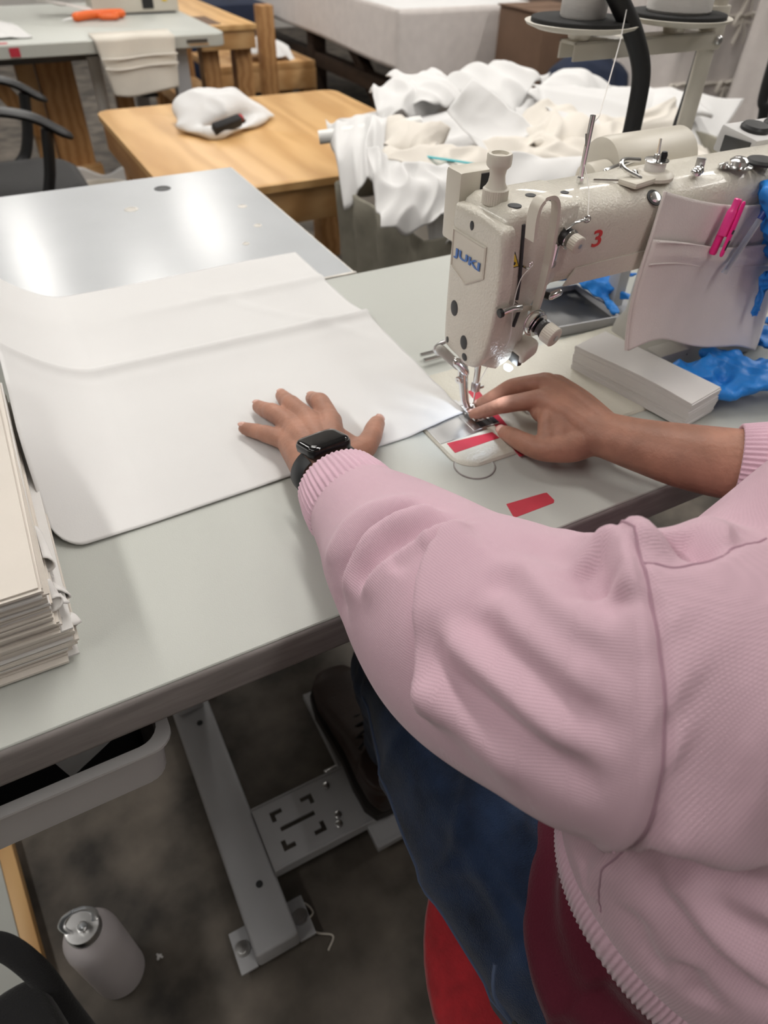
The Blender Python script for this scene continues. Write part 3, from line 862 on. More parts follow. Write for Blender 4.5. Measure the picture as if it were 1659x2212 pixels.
MB().lathe([(0.0042, 0), (0.0042, 0.004), (0.0015, 0.0045), (0.0, 0.004)], (0.3915, 0.5380, 0.8270), (-1, -0.3, 0.1), 18).build('foot_screw', M['chrome'], sm)
# presser lifter lever and its bush, behind the head's lower left
MB().tube(catmull([(0.3860, 0.5550, 0.8700), (0.3760, 0.5600, 0.8640), (0.3720, 0.5640, 0.8560), (0.3780, 0.5660, 0.8480)], 6), 0.0026, 10).build('lifter_wire', M['steel'], sm)
MB().tube([(0.3740, 0.5560, 0.8590), (0.3900, 0.5420, 0.8420)], [0.0058, 0.0050], 14, True, True).build('lifter_lever', M['cream_dark'], sm)
MB().tube([(0.3870, 0.5420, 0.8480), (0.3960, 0.5360, 0.8360)], [0.0055, 0.0045], 12, True, True).build('lifter_joint', M['chrome'], sm)
MB().tube([(0.4120, 0.6480, 0.7880), (0.4500, 0.6480, 0.7880)], 0.0030, 10).tube([(0.4150, 0.6620, 0.7880), (0.4480, 0.6620, 0.7880)], 0.0026, 10).build('edge_guide', M['chrome'], sm)
MB().tube([(0.4105, 0.5180, 0.8680), (0.4150, 0.5150, 0.8610), (0.4210, 0.5160, 0.8620), (0.4190, 0.5160, 0.8660)], 0.0010, 8).build('thread_hook', M['chrome'], sm)
# presser regulator knob on top of the head
kx, ky = 0.3960, 0.5220
knurled(MB(), (kx, ky, 1.0190), (kx, ky, 1.0330), 0.0118, 34).build('regulator_collar', M['cream_plain'], sm, None, 35)
MB().lathe([(0.0100, 0), (0.0078, 0.004), (0.0070, 0.010), (0.0078, 0.015), (0.0108, 0.0180), (0.0112, 0.0200), (0.0112, 0.0265), (0.0104, 0.0280), (0.0078, 0.0280), (0.0070, 0.0255), (0, 0.0255)], (kx, ky, 1.0330), n=32).build('regulator_knob', M['cream_plain'], sm, None, 40)
for x, y, r in ((0.4010, 0.4985, 0.0062), (0.4130, 0.4960, 0.0048), (0.4310, 0.5150, 0.0050), (0.4420, 0.4980, 0.0050), (0.4650, 0.5080, 0.0040), (0.4120, 0.4895, 0.0040)):
    MB().lathe([(r, -0.002), (r, 0.0006), (r * 0.85, 0.0009), (r * 0.6, 0.0007), (0, 0.0007)], (x, y, 1.0230 if y > 0.497 else 1.0195), n=22).build('oil_plug', M['hole'], sm)
# block with dark window behind the head
MB().b2(0.3830, 0.4290, 0.5600, 0.5860, 0.9700, 1.0360, 0.004).build('rear_block', M['cream_plain'], sm)
MB().b2(0.4060, 0.4270, 0.5588, 0.5606, 0.9900, 1.0330, 0.0005).build('rear_window', M['black'], sm)
for z in (0.935, 0.905):
    MB().cyl((0.3850, 0.5570, z), (0.3850, 0.5630, z), 0.0032, n=12).build('rear_screw', M['black'], sm)
# thread pin on the arm
MB().tube([(0.4980, 0.5260, 1.0200), (0.4985, 0.5265, 1.0800)], [0.0026, 0.0026], 12).lathe([(0.0035, 0), (0.0035, 0.006), (0.0026, 0.007)], (0.4980, 0.5260, 1.0215), n=14).tube([(0.4955, 0.5275, 1.0650), (0.4965, 0.5255, 1.0550)], 0.0012, 6).build('thread_pin', M['chrome'], sm)
# number on the arm
text_obj('number', '3', M['red_paint'], (0.4880, YF - 0.0006, 0.9770), (1, 0, 0.03), (0, 0, 1), 0.0160, sm, 0.012, 0.0110, 0.0006)
# bobbin winder
wx, wy = 0.5790, 0.5120
MB().lathe([(0.020, 0), (0.020, 0.003), (0.017, 0.006), (0.014, 0.007)], (wx, wy, 1.0215), n=32).box((wx - 0.020, wy - 0.006, 1.0235), (0.05, 0.022, 0.006), 0.003, (0, 0, 0.2)).build('winder_base', M['cream_plain'], sm)
MB().lathe([(0.0100, 0), (0.0100, 0.0080)], (wx, wy, 1.0285), n=28).build('winder_bobbin', M['thread'], sm)
MB().lathe([(0.0115, 0), (0.0120, 0.0006), (0.0115, 0.0014), (0.004, 0.002), (0.0035, 0.006), (0.0, 0.0065)], (wx, wy, 1.0365), n=28).build('winder_disc', M['chrome'], sm)
MB().tube([(wx, wy, 1.040), (wx - 0.001, wy + 0.001, 1.0560)], [0.0016, 0.0011], 8).build('winder_spindle', M['chrome'], sm)
MB().lathe([(0.0032, 0), (0.0035, 0.003), (0.0025, 0.006), (0, 0.0065)], (wx + 0.006, wy - 0.002, 1.0385), n=14).build('winder_latch', M['black'], sm)
MB().tube(catmull([(wx - 0.012, wy + 0.010, 1.0360), (wx - 0.030, wy + 0.014, 1.0370), (wx - 0.038, wy + 0.004, 1.0330), (wx - 0.026, wy - 0.010, 1.0260)], 6), 0.0022, 8).build('winder_lever', M['chrome'], sm)
MB().lathe([(0.005, 0), (0.0045, 0.002), (0.0025, 0.0045), (0, 0.005)], (wx - 0.026, wy + 0.000, 1.0265), n=16).build('winder_screw', M['chrome'], sm)
MB().tube(catmull([(wx - 0.028, wy - 0.010, 1.0245), (wx - 0.048, wy + 0.002, 1.0240), (wx - 0.066, wy + 0.012, 1.0240)], 6), 0.0010, 8).build('winder_wire', M['chrome'], sm)
MB().lathe([(0.0085, 0), (0.0085, 0.0012), (0.006, 0.0014)], (0.5620, 0.4880, 1.0110), (0, -0.6, 0.8), 24).build('arm_plug', M['black'], sm)
MB().lathe([(0.006, 0.0012), (0.005, 0.003), (0.0, 0.0035)], (0.5620, 0.4880, 1.0110), (0, -0.6, 0.8), 20).build('arm_plug_screw', M['chrome'], sm)
# wing screws and the oil sight further along the arm
for x, y in ((0.6230, 0.4980), (0.6310, 0.5020)):
    MB().lathe([(0.0050, 0), (0.0055, 0.002), (0.0045, 0.005), (0.0025, 0.0065), (0, 0.0068)], (x, y, 1.0222), n=18).build('arm_screw', M['chrome'], sm)
MB().box((0.6330, 0.5040, 1.0305), (0.0035, 0.009, 0.010), 0.001, (0, 0, 0.5)).build('wing_tab', M['steel'], sm)
MB().lathe([(0.0150, 0), (0.0145, 0.0014), (0.0100, 0.0022), (0.0095, 0.006), (0.0060, 0.009), (0, 0.0095)], (0.6850, 0.4990, 1.0222), n=28).build('dome_nut', M['chrome'], sm)
MB().lathe([(0.0055, 0), (0.0050, 0.003), (0, 0.0045)], (0.6690, 0.5040, 1.0222), n=18).build('arm_screw', M['chrome'], sm)
MB().lathe([(0.0165, 0), (0.0165, 0.002), (0.0140, 0.0045), (0, 0.0055)], (0.7180, 0.4970, 1.0222), n=28).build('oil_cap', M['black'], sm)
# solenoid cylinder behind the arm, and the small control box
MB().lathe([(0.022, 0), (0.030, 0.003), (0.031, 0.010), (0.031, 0.118), (0.028, 0.122)], (0.5950, 0.6050, 1.0040), (1, 0, 0), 40).build('solenoid', M['cream_plain'], sm, None, 40)
MB().lathe([(0.010, 0), (0.017, 0.004), (0.018, 0.030)], (0.5640, 0.5920, 0.9980), (1, 0, 0), 28).build('solenoid_cap', M['cream_plain'], sm, None, 40)
MB().tube([(0.575, 0.572, 1.012), (0.610, 0.572, 1.018)], 0.003, 10, True, True).build('solenoid_clip', M['chrome'], sm)
cb = MB().box((0.850, 0.590, 1.010), (0.12, 0.055, 0.030), 0.004, (0.12, 0, 0)).build('control_box', M['drawer'], sm)
for x in (0.815, 0.855):
    MB().lathe([(0.017, 0), (0.017, 0.004), (0.0145, 0.007), (0, 0.0075)], (x, 0.588, 1.0240), (0, -0.12, 1), 26).build('control_button', M['black'], cb)
MB().b2(0.7885, 0.7905, 0.568, 0.606, 1.000, 1.018, 0.0005).build('control_slot', M['dark_steel'], cb)
# hand wheel at the right end
MB().lathe([(0.030, 0), (0.045, 0.004), (0.048, 0.012), (0.046, 0.022), (0.034, 0.028), (0.020, 0.030), (0, 0.030)], (0.862, 0.528, 0.985), (1, 0, 0), 40).build('hand_wheel', M['black'], sm)
# threads of the machine
MB().tube(catmull([(0.4985, 0.5255, 1.040), (0.4860, 0.500, 1.026), (0.4665, 0.4730, 1.0095)], 8), 0.00045, 6).build('upper_thread', M['thread'], sm)
MB().tube(catmull([(0.4105, 0.4730, 0.9770), (0.3985, 0.4720, 0.9660), (0.3935, 0.4700, 0.9420), (0.4020, 0.4790, 0.9000), (0.4020, 0.5000, 0.8700), (0.4060, 0.5260, 0.8200)], 8), 0.00045, 6).build('needle_thread', M['thread'], sm)
# working light of the needle lamp
sl = bpy.data.lights.new('needle_lamp', 'SPOT')
sl.energy = 0.32; sl.color = (0.78, 0.88, 1.0); sl.spot_size = math.radians(95); sl.spot_blend = 0.9; sl.shadow_soft_size = 0.008
slo = bpy.data.objects.new('needle_lamp', sl)
slo.location = (0.4065, 0.4808, 0.8640)
slo.rotation_euler = Vector((-0.34, 0.40, -0.8)).to_track_quat('-Z', 'Y').to_euler()
COL.objects.link(slo)

# ------------------------------------------------------------------ red tape strips: each its own thing
def tape(name, label, pts, z):
    P = np.array(pts, float)
    top = np.array([(x, y, z + 0.0003) for x, y in P]); bot = np.array([(x, y, z) for x, y in P])
    o = MB().loft([bot, top]).build(name, M['red_tape'], None, None, 0)
    return tag(o, label, 'tape', 'strips of red tape')


tape('red_tape', 'short red tape strip across the machine bed, left of the long one', [(0.3480, 0.4735), (0.4065, 0.4745), (0.4055, 0.4870), (0.3490, 0.4920)], ZB)
tape('red_tape', 'long red tape strip running under the hand, beside the needle', [(0.4060, 0.4370), (0.4200, 0.4362), (0.4400, 0.5680), (0.4265, 0.5695)], ZB + 0.0001)
tape('red_tape', 'bright red tape strip stuck on the grey tabletop in front of the bed', [(0.3465, 0.3640), (0.3950, 0.3640), (0.3980, 0.3670), (0.3985, 0.3795), (0.3955, 0.3805), (0.3515, 0.3840)], TT)

# ------------------------------------------------------------------ the large white cloth being sewn
def sstep(t):
    t = np.clip(t, 0, 1)
    return t * t * (3 - 2 * t)


nx, ny = 120, 130
uu = np.linspace(0, 1, nx); vv = np.linspace(0, 1, ny)
U, Vv = np.meshgrid(uu, vv, indexing='ij')
# left edge, right edge (slightly stepped at the folds), front and back edges
yb = 1.047
yf = 0.511 + 0.012 * sstep(U / 0.9) + 0.008 * sstep((U - 0.85) / 0.15)
corner = 0.030 * np.clip((0.05 - U) / 0.05, 0, 1) ** 2.2
yf = yf + corner
Y = yf + (yb - 0.004 * np.sin(U * 5) - yf) * Vv
xl = -0.052 + 0.006 * sstep((0.53 - Y) / 0.03)
xr = 0.398 + 0.010 * sstep((Y - 0.55) / 0.20) - 0.004 * sstep((Y - 0.80) / 0.006) - 0.003 * np.exp(-((Y - 0.93) / 0.03) ** 2)
X = xl + (xr - xl) * U
Zc = TT + 0.0013 + 0.0036 * sstep((X - 0.315) / 0.03) * sstep((0.70 - Y) / 0.05)
rise = sstep((Y - 0.500) / 0.14)
Zc = Zc + rise * 0.060 * np.clip((0.040 - X) / 0.092, 0, 1) ** 1.7
cr = 0.80 - 0.010 * (X - 0.2)
Zc = Zc + 0.0042 * np.exp(-((Y - cr) / 0.006) ** 2) + 0.0060 * np.exp(-((Y - cr) / 0.032) ** 2) - 0.0012 * np.exp(-((Y - cr + 0.016) / 0.008) ** 2)
Zc = Zc + 0.0035 * np.exp(-((Y - 0.935) / 0.010) ** 2) * sstep((X - 0.05) / 0.2) + 0.003 * np.exp(-((Y - 0.94) / 0.03) ** 2)
# a soft crossing crease and puckers near the needle
Zc = Zc + 0.0020 * np.exp(-(((X - 0.28) * 0.8 + (Y - 0.88) * 0.6) / 0.010) ** 2) * np.exp(-((X - 0.3) / 0.09) ** 2)
pk = np.exp(-((X - 0.38) / 0.05) ** 2 - ((Y - 0.55) / 0.05) ** 2)
Zc = Zc + pk * 0.0018 * (1 + np.sin(X * 190 + Y * 120)) * sstep((Y - 0.535) / 0.02)
G = np.stack([X, Y, Zc], 2)
Zn = vnoise(G * np.array((1, 1, 0)), 5, 3, 7.0)
G[:, :, 2] += 0.0008 * (Zn + 1.0)
V_, F_ = solid_sheet(G, 0.0010)
tag(mesh_obj('cloth_sheet', V_, F_, M['sheet'], None, (0.18, 0.78, TT), 180),
    'large white cloth sheet spread on the sewing table, one corner under the presser foot', 'cloth')

# ------------------------------------------------------------------ stack of cut cream cloth at the left
st = thing('cloth_stack', 'tall stack of cream cut cloth pieces at the front left of the table', 'stack', (-0.2, 0.55, TT))
rng = np.random.RandomState(3)
z = TT + 0.0006
k = 0
while z < TT + 0.082:
    th = rng.choice([0.0014, 0.0017, 0.0022])
    big = k % 9 == 0
    dx = rng.uniform(-0.0022, 0.0022) + (0.010 if 6 < k < 16 else 0.0) * rng.uniform(0.3, 1)
    dy = rng.uniform(-0.0018, 0.0018) - (0.004 if k < 2 else 0)
    rot = rng.uniform(-0.010, 0.010) + (0.04 if k < 1 else 0)
    n = 14
    xx = np.linspace(-0.145, 0.145, n); yy = np.linspace(-0.165, 0.165, n)
    A, B = np.meshgrid(xx, yy, indexing='ij')
    Zs = z + 0.0003 * np.sin(A * 30 + k * 0.3) + 0.0003 * np.sin(B * 24 + k * 0.4)
    c, s = math.cos(rot), math.sin(rot)
    Gs = np.stack([-0.203 + dx + A * c - B * s, 0.556 + dy + A * s + B * c, Zs], 2)
    V_, F_ = solid_sheet(Gs, th * 1.0)
    mesh_obj('cloth_piece', V_, F_, M['paper'] if k % 5 else M['paperw'], st, None, 40)
    z += th + (0.0006 if big else 0.0001)
    k += 1
# loose folded corners sticking out on the right side of the stack
for i, (y0, z0, w, h, o) in enumerate([(0.402, 0.800, 0.016, 0.016, 0.016), (0.410, 0.818, 0.018, 0.012, 0.013), (0.430, 0.806, 0.024, 0.016, 0.014), (0.455, 0.822, 0.04, 0.012, 0.010), (0.405, 0.830, 0.016, 0.008, 0.010)]):
    a = np.linspace(0, 1, 8); b = np.linspace(0, 1, 8)
    A, B = np.meshgrid(a, b, indexing='ij')
    Gs = np.stack([-0.060 + o * np.sin(A * PI * 0.9) * (1 - 0.4 * B), y0 + w * B + 0.004 * np.sin(A * 5 + i), z0 + h * (A - 0.5) + 0.003 * np.sin(B * 4 + i)], 2)
    V_, F_ = solid_sheet(Gs, 0.0012)
    mesh_obj('folded_corner', V_, F_, M['paperw'], st, None, 180)

# ------------------------------------------------------------------ neat block of small white pieces by the pillar
sk = thing('cloth_stack', 'neat block of small white cut pieces lying beside the machine pillar', 'stack', (0.617, 0.482, TT + 0.003))
z = ZB + 0.0006
k = 0
ang = math.radians(10)
for k in range(22):
    th = 0.00150
    n = 12
    xx = np.linspace(-0.0285, 0.0285, 8); yy = np.linspace(-0.0825, 0.0825, 22)
    A, B = np.meshgrid(xx, yy, indexing='ij')
    bulge = 0.0022 * math.sin(k / 21 * PI) + rng.uniform(-0.0005, 0.0005)
    A2 = A + np.where(A < 0, -1, 1) * bulge * (np.abs(A) / 0.0285) + (0.0016 * np.sin(k / 21 * PI * 1.2) if True else 0)
    B2 = B + np.sign(B) * rng.uniform(-0.001, 0.001)
    c, s = math.cos(ang), math.sin(ang)
    hump = 0.0022 * np.sin((B + 0.08) * 26) * (k / 21) * np.exp(-((A + 0.03) / 0.03) ** 2)
    Gs = np.stack([0.6175 + A2 * c - B2 * s, 0.4815 + A2 * s + B2 * c, z + hump], 2)
    V_, F_ = solid_sheet(Gs, th * 0.98)
    mesh_obj('cloth_piece', V_, F_, M['paperw'], sk, None, 40)
    z += th + 0.00002

# ------------------------------------------------------------------ pocket cloth hanging from the machine's arm
pk_ = thing('pocket_organizer', 'white cotton pocket cloth hanging on the front of the machine arm', 'pocket', (0.66, 0.475, 0.83))
nu, nv = 46, 46
U, W = np.meshgrid(np.linspace(0, 1, nu), np.linspace(0, 1, nv), indexing='ij')


def pocket_surface(U, W, off):
    xt = 0.5640 + 0.222 * U; zt = 1.0195 - 0.036 * U - 0.010 * np.sin(U * PI)
    xb = 0.5480 + 0.236 * U; zb = 0.864 - 0.062 * U + 0.012 * np.sin(U * PI) + 0.006 * np.sin(U * 9)
    x = xt + (xb - xt) * W - 0.004 * np.sin(W * PI) * (1 - U)
    zz = zt + (zb - zt) * W
    y = 0.4800 - 0.016 * W * W - 0.0055 * np.sin(U * 7 + W * 2) * W - 0.004 * np.exp(-((U - 0.78 - 0.1 * W) / 0.06) ** 2) * W - 0.0025 * np.sin(W * 6 + U * 3) + off
    return np.stack([x, y, zz], 2)


V_, F_ = solid_sheet(pocket_surface(U, W, 0.0), 0.0016)
mesh_obj('backing', V_, F_, M['pocketcloth'], pk_, None, 180)
W2 = 0.27 + 0.73 * W
Gp = pocket_surface(U * 0.985 + 0.008, W2, -0.0030)
Gp[:, :, 1] -= 0.006 * np.sin(np.clip(U, 0, 1) * PI) ** 0.5 * np.exp(-(W * 3)) + 0.003 * np.exp(-((W - 0.12) / 0.05) ** 2) * np.sin(U * PI)
V_, F_ = solid_sheet(Gp, 0.0016)
mesh_obj('pocket', V_, F_, M['pocketcloth'], pk_, None, 180)
for wv, off in ((0.275, -0.0085), (0.42, -0.0065)):
    P_ = pocket_surface(np.linspace(0.02, 0.98, 40)[:, None], np.full((40, 1), wv), off)[:, 0]
    MB().tube(P_, 0.0009, 6).build('hem_stitch', M['pocketcloth'], pk_)
P_ = pocket_surface(np.full((40, 1), 0.004), np.linspace(0, 1, 40)[:, None], -0.001)[:, 0]
MB().tube(P_, 0.0018, 6).build('side_hem', M['pocketcloth'], pk_)

# pink highlighter clipped in the pocket
h0 = np.array((0.6585, 0.4660, 1.0040)); h1 = np.array((0.6480, 0.4640, 0.9560)); hdv = nrm(h1 - h0)
hl_ = thing('highlighter', 'pink highlighter pen clipped in the pocket cloth', 'pen', tuple(h1))
MB().lathe([(0.0030, 0), (0.0040, 0.001), (0.0040, 0.009), (0.0052, 0.012), (0.0056, 0.014), (0.0056, 0.036)], h0, hdv, 20).build('cap', M['pinktop'], hl_)
MB().tube([h0 + hdv * 0.004 + (0.002, -0.0062, 0), h0 + hdv * 0.030 + (0.001, -0.0078, 0), h0 + hdv * 0.052 + (0, -0.0088, 0)], [0.0030, 0.0034, 0.0030], 12, True, True, flat=0.5).build('clip', M['pink'], hl_)
cq = h0 + hdv * 0.030 + np.array((0.001, -0.0095, 0))
MB().box(tuple(cq), (0.0030, 0.0004, 0.0042), 0.0001, (0, 0.25, 0)).build('print_mark', M['hole'], hl_)
MB().box(tuple(h0 + hdv * 0.043 + np.array((0.0005, -0.0102, 0))), (0.0022, 0.0004, 0.0100), 0.0001, (0, 0.25, 0)).build('print_mark', M['hole'], hl_)
MB().lathe([(0.0040, 0), (0.0040, 0.020), (0.003, 0.022), (0, 0.0225)], h0 + hdv * 0.034 + np.array((0, 0.002, 0)), hdv, 16).build('barrel', M['pink'], hl_)
# ballpoint pen
b0 = np.array((0.7060, 0.4640, 0.9850)); b1 = np.array((0.6850, 0.4640, 0.9440)); bdv = nrm(b1 - b0)
bpn = thing('ballpoint_pen', 'clear ballpoint pen with a dark blue end in the pocket cloth', 'pen', tuple(b1))
MB().lathe([(0.0028, 0), (0.0035, 0.0006), (0.0035, 0.008), (0.0030, 0.0085)], b0, bdv, 16).build('end_plug', M['blue_cap'], bpn)
MB().lathe([(0.0036, 0), (0.0036, 0.06)], b0 + bdv * 0.0085, bdv, 6).build('barrel', M['pen_clear'], bpn)
MB().lathe([(0.0012, 0), (0.0012, 0.055)], b0 + bdv * 0.009, bdv, 8).build('ink_tube', M['blue_cap'], bpn)


# ------------------------------------------------------------------ blue nitrile gloves
def glove(name, label, c, ex, ey, size, seed, curl=0.4, drop=None):
    rng = np.random.RandomState(seed)
    ex = nrm(ex); ey = nrm(np.asarray(ey) - ex * (np.asarray(ey) @ ex)); ez = np.cross(ex, ey)
    c = np.asarray(c, float)
    def Wp(a, b, h): return c + size * (ex * a + ey * b + ez * h)
    mb = MB()
    mb.tube([Wp(0, -0.62, 0.02), Wp(0.02, -0.30, 0.03), Wp(0, 0.0, 0.03), Wp(0, 0.22, 0.02)], [0.33 * size, 0.28 * size, 0.33 * size, 0.27 * size], 20, True, True, flat=0.42)
    for i, (a, L) in enumerate(((-0.24, 0.50), (-0.08, 0.62), (0.09, 0.58), (0.24, 0.44))):
        b1, b2 = rng.uniform(-0.16, 0.16), rng.uniform(-curl, curl)
        h1 = rng.uniform(-0.05, 0.12)
        mb.tube(catmull([Wp(a, 0.12, 0.02), Wp(a + b1 * 0.5, 0.12 + L * 0.5, 0.04 + h1), Wp(a + b1 + b2 * 0.4, 0.12 + L * (1 - 0.3 * abs(b2)), 0.03 + h1 * 0.3)], 5), np.interp(np.linspace(0, 1, 11), [0, 1], [0.115 * size, 0.09 * size]), 12, True, True, flat=0.6)
    mb.tube(catmull([Wp(0.16, -0.12, 0.03), Wp(0.38, 0.05, 0.06), Wp(0.46, 0.26, 0.05)], 5), 0.09 * size, 12, True, True, flat=0.6)
    V, F = remesh(mb, size * 0.022, 5)
    N = vnormals(V, F)
    nz = vnoise(V / size, seed, 3, 1.3)
    n2 = np.abs(vnoise(V / size, seed + 9, 2, 2.6))
    V = V + N * (nz * 0.07 - n2 * 0.08)[:, None] * size
    if drop is not None:
        V[:, 2] = np.maximum(V[:, 2], drop + 0.0008)
    o = mesh_obj(name, V, F, M['glove'], None, None, 180)
    tag(o, label, 'glove', 'blue disposable gloves')
    return o


glove('nitrile_glove', 'blue glove draped over the pocket cloth, fingers hanging down', (0.7420, 0.4500, 0.9350), (0.85, -0.15, 0.45), (-0.25, -0.1, -0.95), 0.092, 2)
glove('nitrile_glove', 'crumpled blue glove lying at the end of the small white block', (0.7180, 0.4200, 0.8060), (0.45, 0.85, 0.1), (-0.75, -0.55, -0.12), 0.105, 5, drop=TT)
glove('nitrile_glove', 'darker crumpled blue glove behind the pile of gloves at the pillar base', (0.8250, 0.4500, 0.8100), (0.6, 0.5, 0.1), (-0.4, 0.8, 0.0), 0.085, 8, drop=TT)
glove('nitrile_glove', 'blue glove lying behind the machine, seen under its arm', (0.7250, 0.7050, 0.8150), (0.8, 0.5, 0.2), (0.5, -0.85, -0.1), 0.095, 11, drop=TT)
tr = thing('tray', 'dark shallow slab with a raised grey rim behind the machine bed, under its arm', 'tray', (0.66, 0.68, TT))
MB().box((0.668, 0.682, TT + 0.004), (0.105, 0.110, 0.006), 0.002, (0, 0, -0.12)).build('base', M['dark_steel'], tr)  # dark patch under the arm, built as a rimmed slab
for dx, dy, sx, sy in ((0, -0.054, 0.105, 0.003), (0, 0.054, 0.105, 0.003), (-0.051, 0, 0.003, 0.110), (0.051, 0, 0.003, 0.110)):
    c_, s_ = math.cos(-0.12), math.sin(-0.12)
    MB().box((0.668 + dx * c_ - dy * s_, 0.682 + dx * s_ + dy * c_, TT + 0.008), (sx, sy, 0.014), 0.0008, (0, 0, -0.12)).build('rim', M['steel_paint'], tr)

# ------------------------------------------------------------------ thread stand on the table, behind the machine
ts = thing('thread_stand', 'beige thread stand with two cone trays behind the sewing machine', 'thread stand', (1.003, 0.85, TT))
MB().lathe([(0.035, 0), (0.035, 0.004), (0.016, 0.008), (0.013, 0.02)], (1.003, 0.85, TT), n=28).build('base', M['cream_plain'], ts)
MB().tube([(1.003, 0.85, TT), (1.003, 0.85, 1.50)], 0.0125, 20).build('post', M['cream_plain'], ts)
MB().lathe([(0.017, 0), (0.018, 0.002), (0.018, 0.05), (0.017, 0.052)], (1.003, 0.85, 1.060), n=24).build('clamp', M['cream_plain'], ts)
MB().lathe([(0.006, 0), (0.006, 0.004), (0.004, 0.006), (0, 0.006)], (1.000, 0.832, 1.072), (0, -1, 0), 16).build('clamp_screw', M['steel'], ts)
MB().b2(0.735, 1.010, 0.834, 0.838, 1.060, 1.082, 0.001).b2(0.735, 1.010, 0.834, 0.868, 1.078, 1.082, 0.001).b2(0.735, 1.010, 0.864, 0.868, 1.060, 1.082, 0.001).build('cross_arm', M['cream_plain'], ts)
MB().tube([(1.003, 0.85, 1.48), (0.74, 0.85, 1.48)], 0.006, 12).build('top_rod', M['steel'], ts)
for i, x in enumerate((0.752, 0.925)):
    MB().lathe([(0.012, 0), (0.014, 0.003), (0.016, 0.010), (0.024, 0.012), (0.060, 0.0145), (0.072, 0.0185), (0.075, 0.022), (0.073, 0.0225), (0.058, 0.019), (0, 0.018)], (x, 0.85, 1.080), n=44).build('tray', M['cream_plain'], ts, None, 50)
    MB().lathe([(0.066, 0), (0.067, 0.001), (0.067, 0.0075), (0.066, 0.0085), (0.0, 0.0085)], (x, 0.85, 1.098), n=44).build('foam_pad', M['foam'], ts, None, 40)
    cone = thing('thread_cone', ['narrow white thread cone on the tray further from the post', 'wide white thread cone on the tray nearest the post'][i], 'thread', (x, 0.85, 1.1066), 'thread cones on the stand')
    r0 = (0.030, 0.044)[i]
    MB().lathe([(r0 * 0.93, 0), (r0, 0.003), (r0 * 1.0, 0.03), (r0 * 0.95, 0.075), (r0 * 0.62, 0.14), (r0 * 0.58, 0.145)], (x, 0.85, 1.1066), n=40).build('winding', M['thread'], cone, None, 40)
    MB().lathe([(r0 * 0.40, 0), (r0 * 0.36, 0.008), (0.0, 0.0082)], (x, 0.85, 1.2516), n=24).build('core', M['cardboard'], cone)
tag(MB().tube(catmull([(0.833, 0.80, TT + 0.017), (0.836, 0.80, 0.88), (0.837, 0.80, 0.943), (0.836, 0.80, 1.006), (0.828, 0.80, 1.051), (0.798, 0.80, 1.094), (0.761, 0.80, 1.130), (0.69, 0.80, 1.20), (0.61, 0.80, 1.32), (0.56, 0.81, 1.60), (0.54, 0.84, 2.20), (0.54, 0.86, 2.90), (0.54, 0.86, 3.39)], 8), 0.0125, 20).build('hose', M['black_soft'], None, None, 180),
    'thick black hose rising behind the machine in front of the thread cones', 'hose')
tag(MB().tube(catmull([(0.990, 0.93, TT + 0.006), (0.998, 0.875, 0.86), (1.002, 0.862, 0.917), (1.010, 0.872, 0.952), (1.023, 0.88, 0.985), (1.032, 0.885, 1.06), (1.034, 0.886, 1.3)], 8), 0.006, 12).build('cable', M['black_soft'], None, None, 180),
    'thin black cable running up beside the thread stand post', 'cable')
tag(MB().tube(catmull([(1.40, 0.97, 0.0), (1.372, 0.955, 0.75), (1.355, 0.955, 0.85), (1.339, 0.96, 0.926), (1.332, 0.97, 0.993), (1.33, 0.98, 1.4), (1.33, 1.0, 3.3)], 8), 0.0095, 12).build('cable', M['black_soft'], None, None, 180),
    'black cable hanging from the ceiling at the far right, by white covers', 'cable')
tag(MB().tube([(0.790, 0.845, 1.22), (0.778, 0.80, 1.129), (0.730, 0.75, 1.094), (0.596, 0.62, 1.052), (0.4985, 0.5265, 1.072)], 0.0007, 6).build('thread', M['thread'], None, None, 180),
    'single white thread running from the cone down to the machine', 'thread')
tag(MB().b2(0.735, 0.755, 0.660, 0.680, TT, 0.905, 0.003).b2(0.720, 0.770, 0.645, 0.695, TT, TT + 0.006, 0.002).build('support_post', M['steel_paint']),
    'short grey support post standing behind the machine pillar', 'post')


# ------------------------------------------------------------------ canvas bin heaped with white cloth
bn = thing('canvas_bin', 'olive grey canvas bin heaped with white cloth, behind the sewing table', 'bin', (1.35, 1.62, 0.0))
g = []
outl = []
for (x0, y0, x1, y1, n) in ((0.745, 1.20, 1.95, 1.20, 60), (1.95, 1.20, 1.95, 1.62, 22), (1.95, 1.62, 0.745, 1.62, 60), (0.745, 1.62, 0.745, 1.20, 22)):
    for t in np.linspace(0, 1, n, endpoint=False):
        outl.append((x0 + (x1 - x0) * t, y0 + (y1 - y0) * t))
outl = np.array(outl)
cc = outl.mean(0)
ai = np.arange(len(outl))
rings = []
for z, e, w in ((0.10, -0.05, 0.004), (0.30, -0.03, 0.006), (0.50, -0.01, 0.010), (0.64, 0.0, 0.012), (0.69, 0.005, 0.006), (0.695, 0.0, 0.004), (0.69, -0.006, 0.004), (0.50, -0.02, 0.008)):
    d = outl - cc; d = d / np.linalg.norm(d, axis=1)[:, None]
    p_ = outl + d * (e + w * np.sin(ai * 0.9) + w * 0.6 * np.sin(ai * 0.37 + 2))[:, None]
    rings.append(np.stack([p_[:, 0], p_[:, 1], np.full(len(p_), z)], 1))
MB().loft(rings, True, False).build('canvas_wall', M['bincloth'], bn, None, 180)
for x in (0.80, 1.89):
    for y in (1.27, 1.55):
        MB().cyl((x, y, 0.0), (x, y, 0.10), 0.03, n=16).build('caster', M['black'], bn)
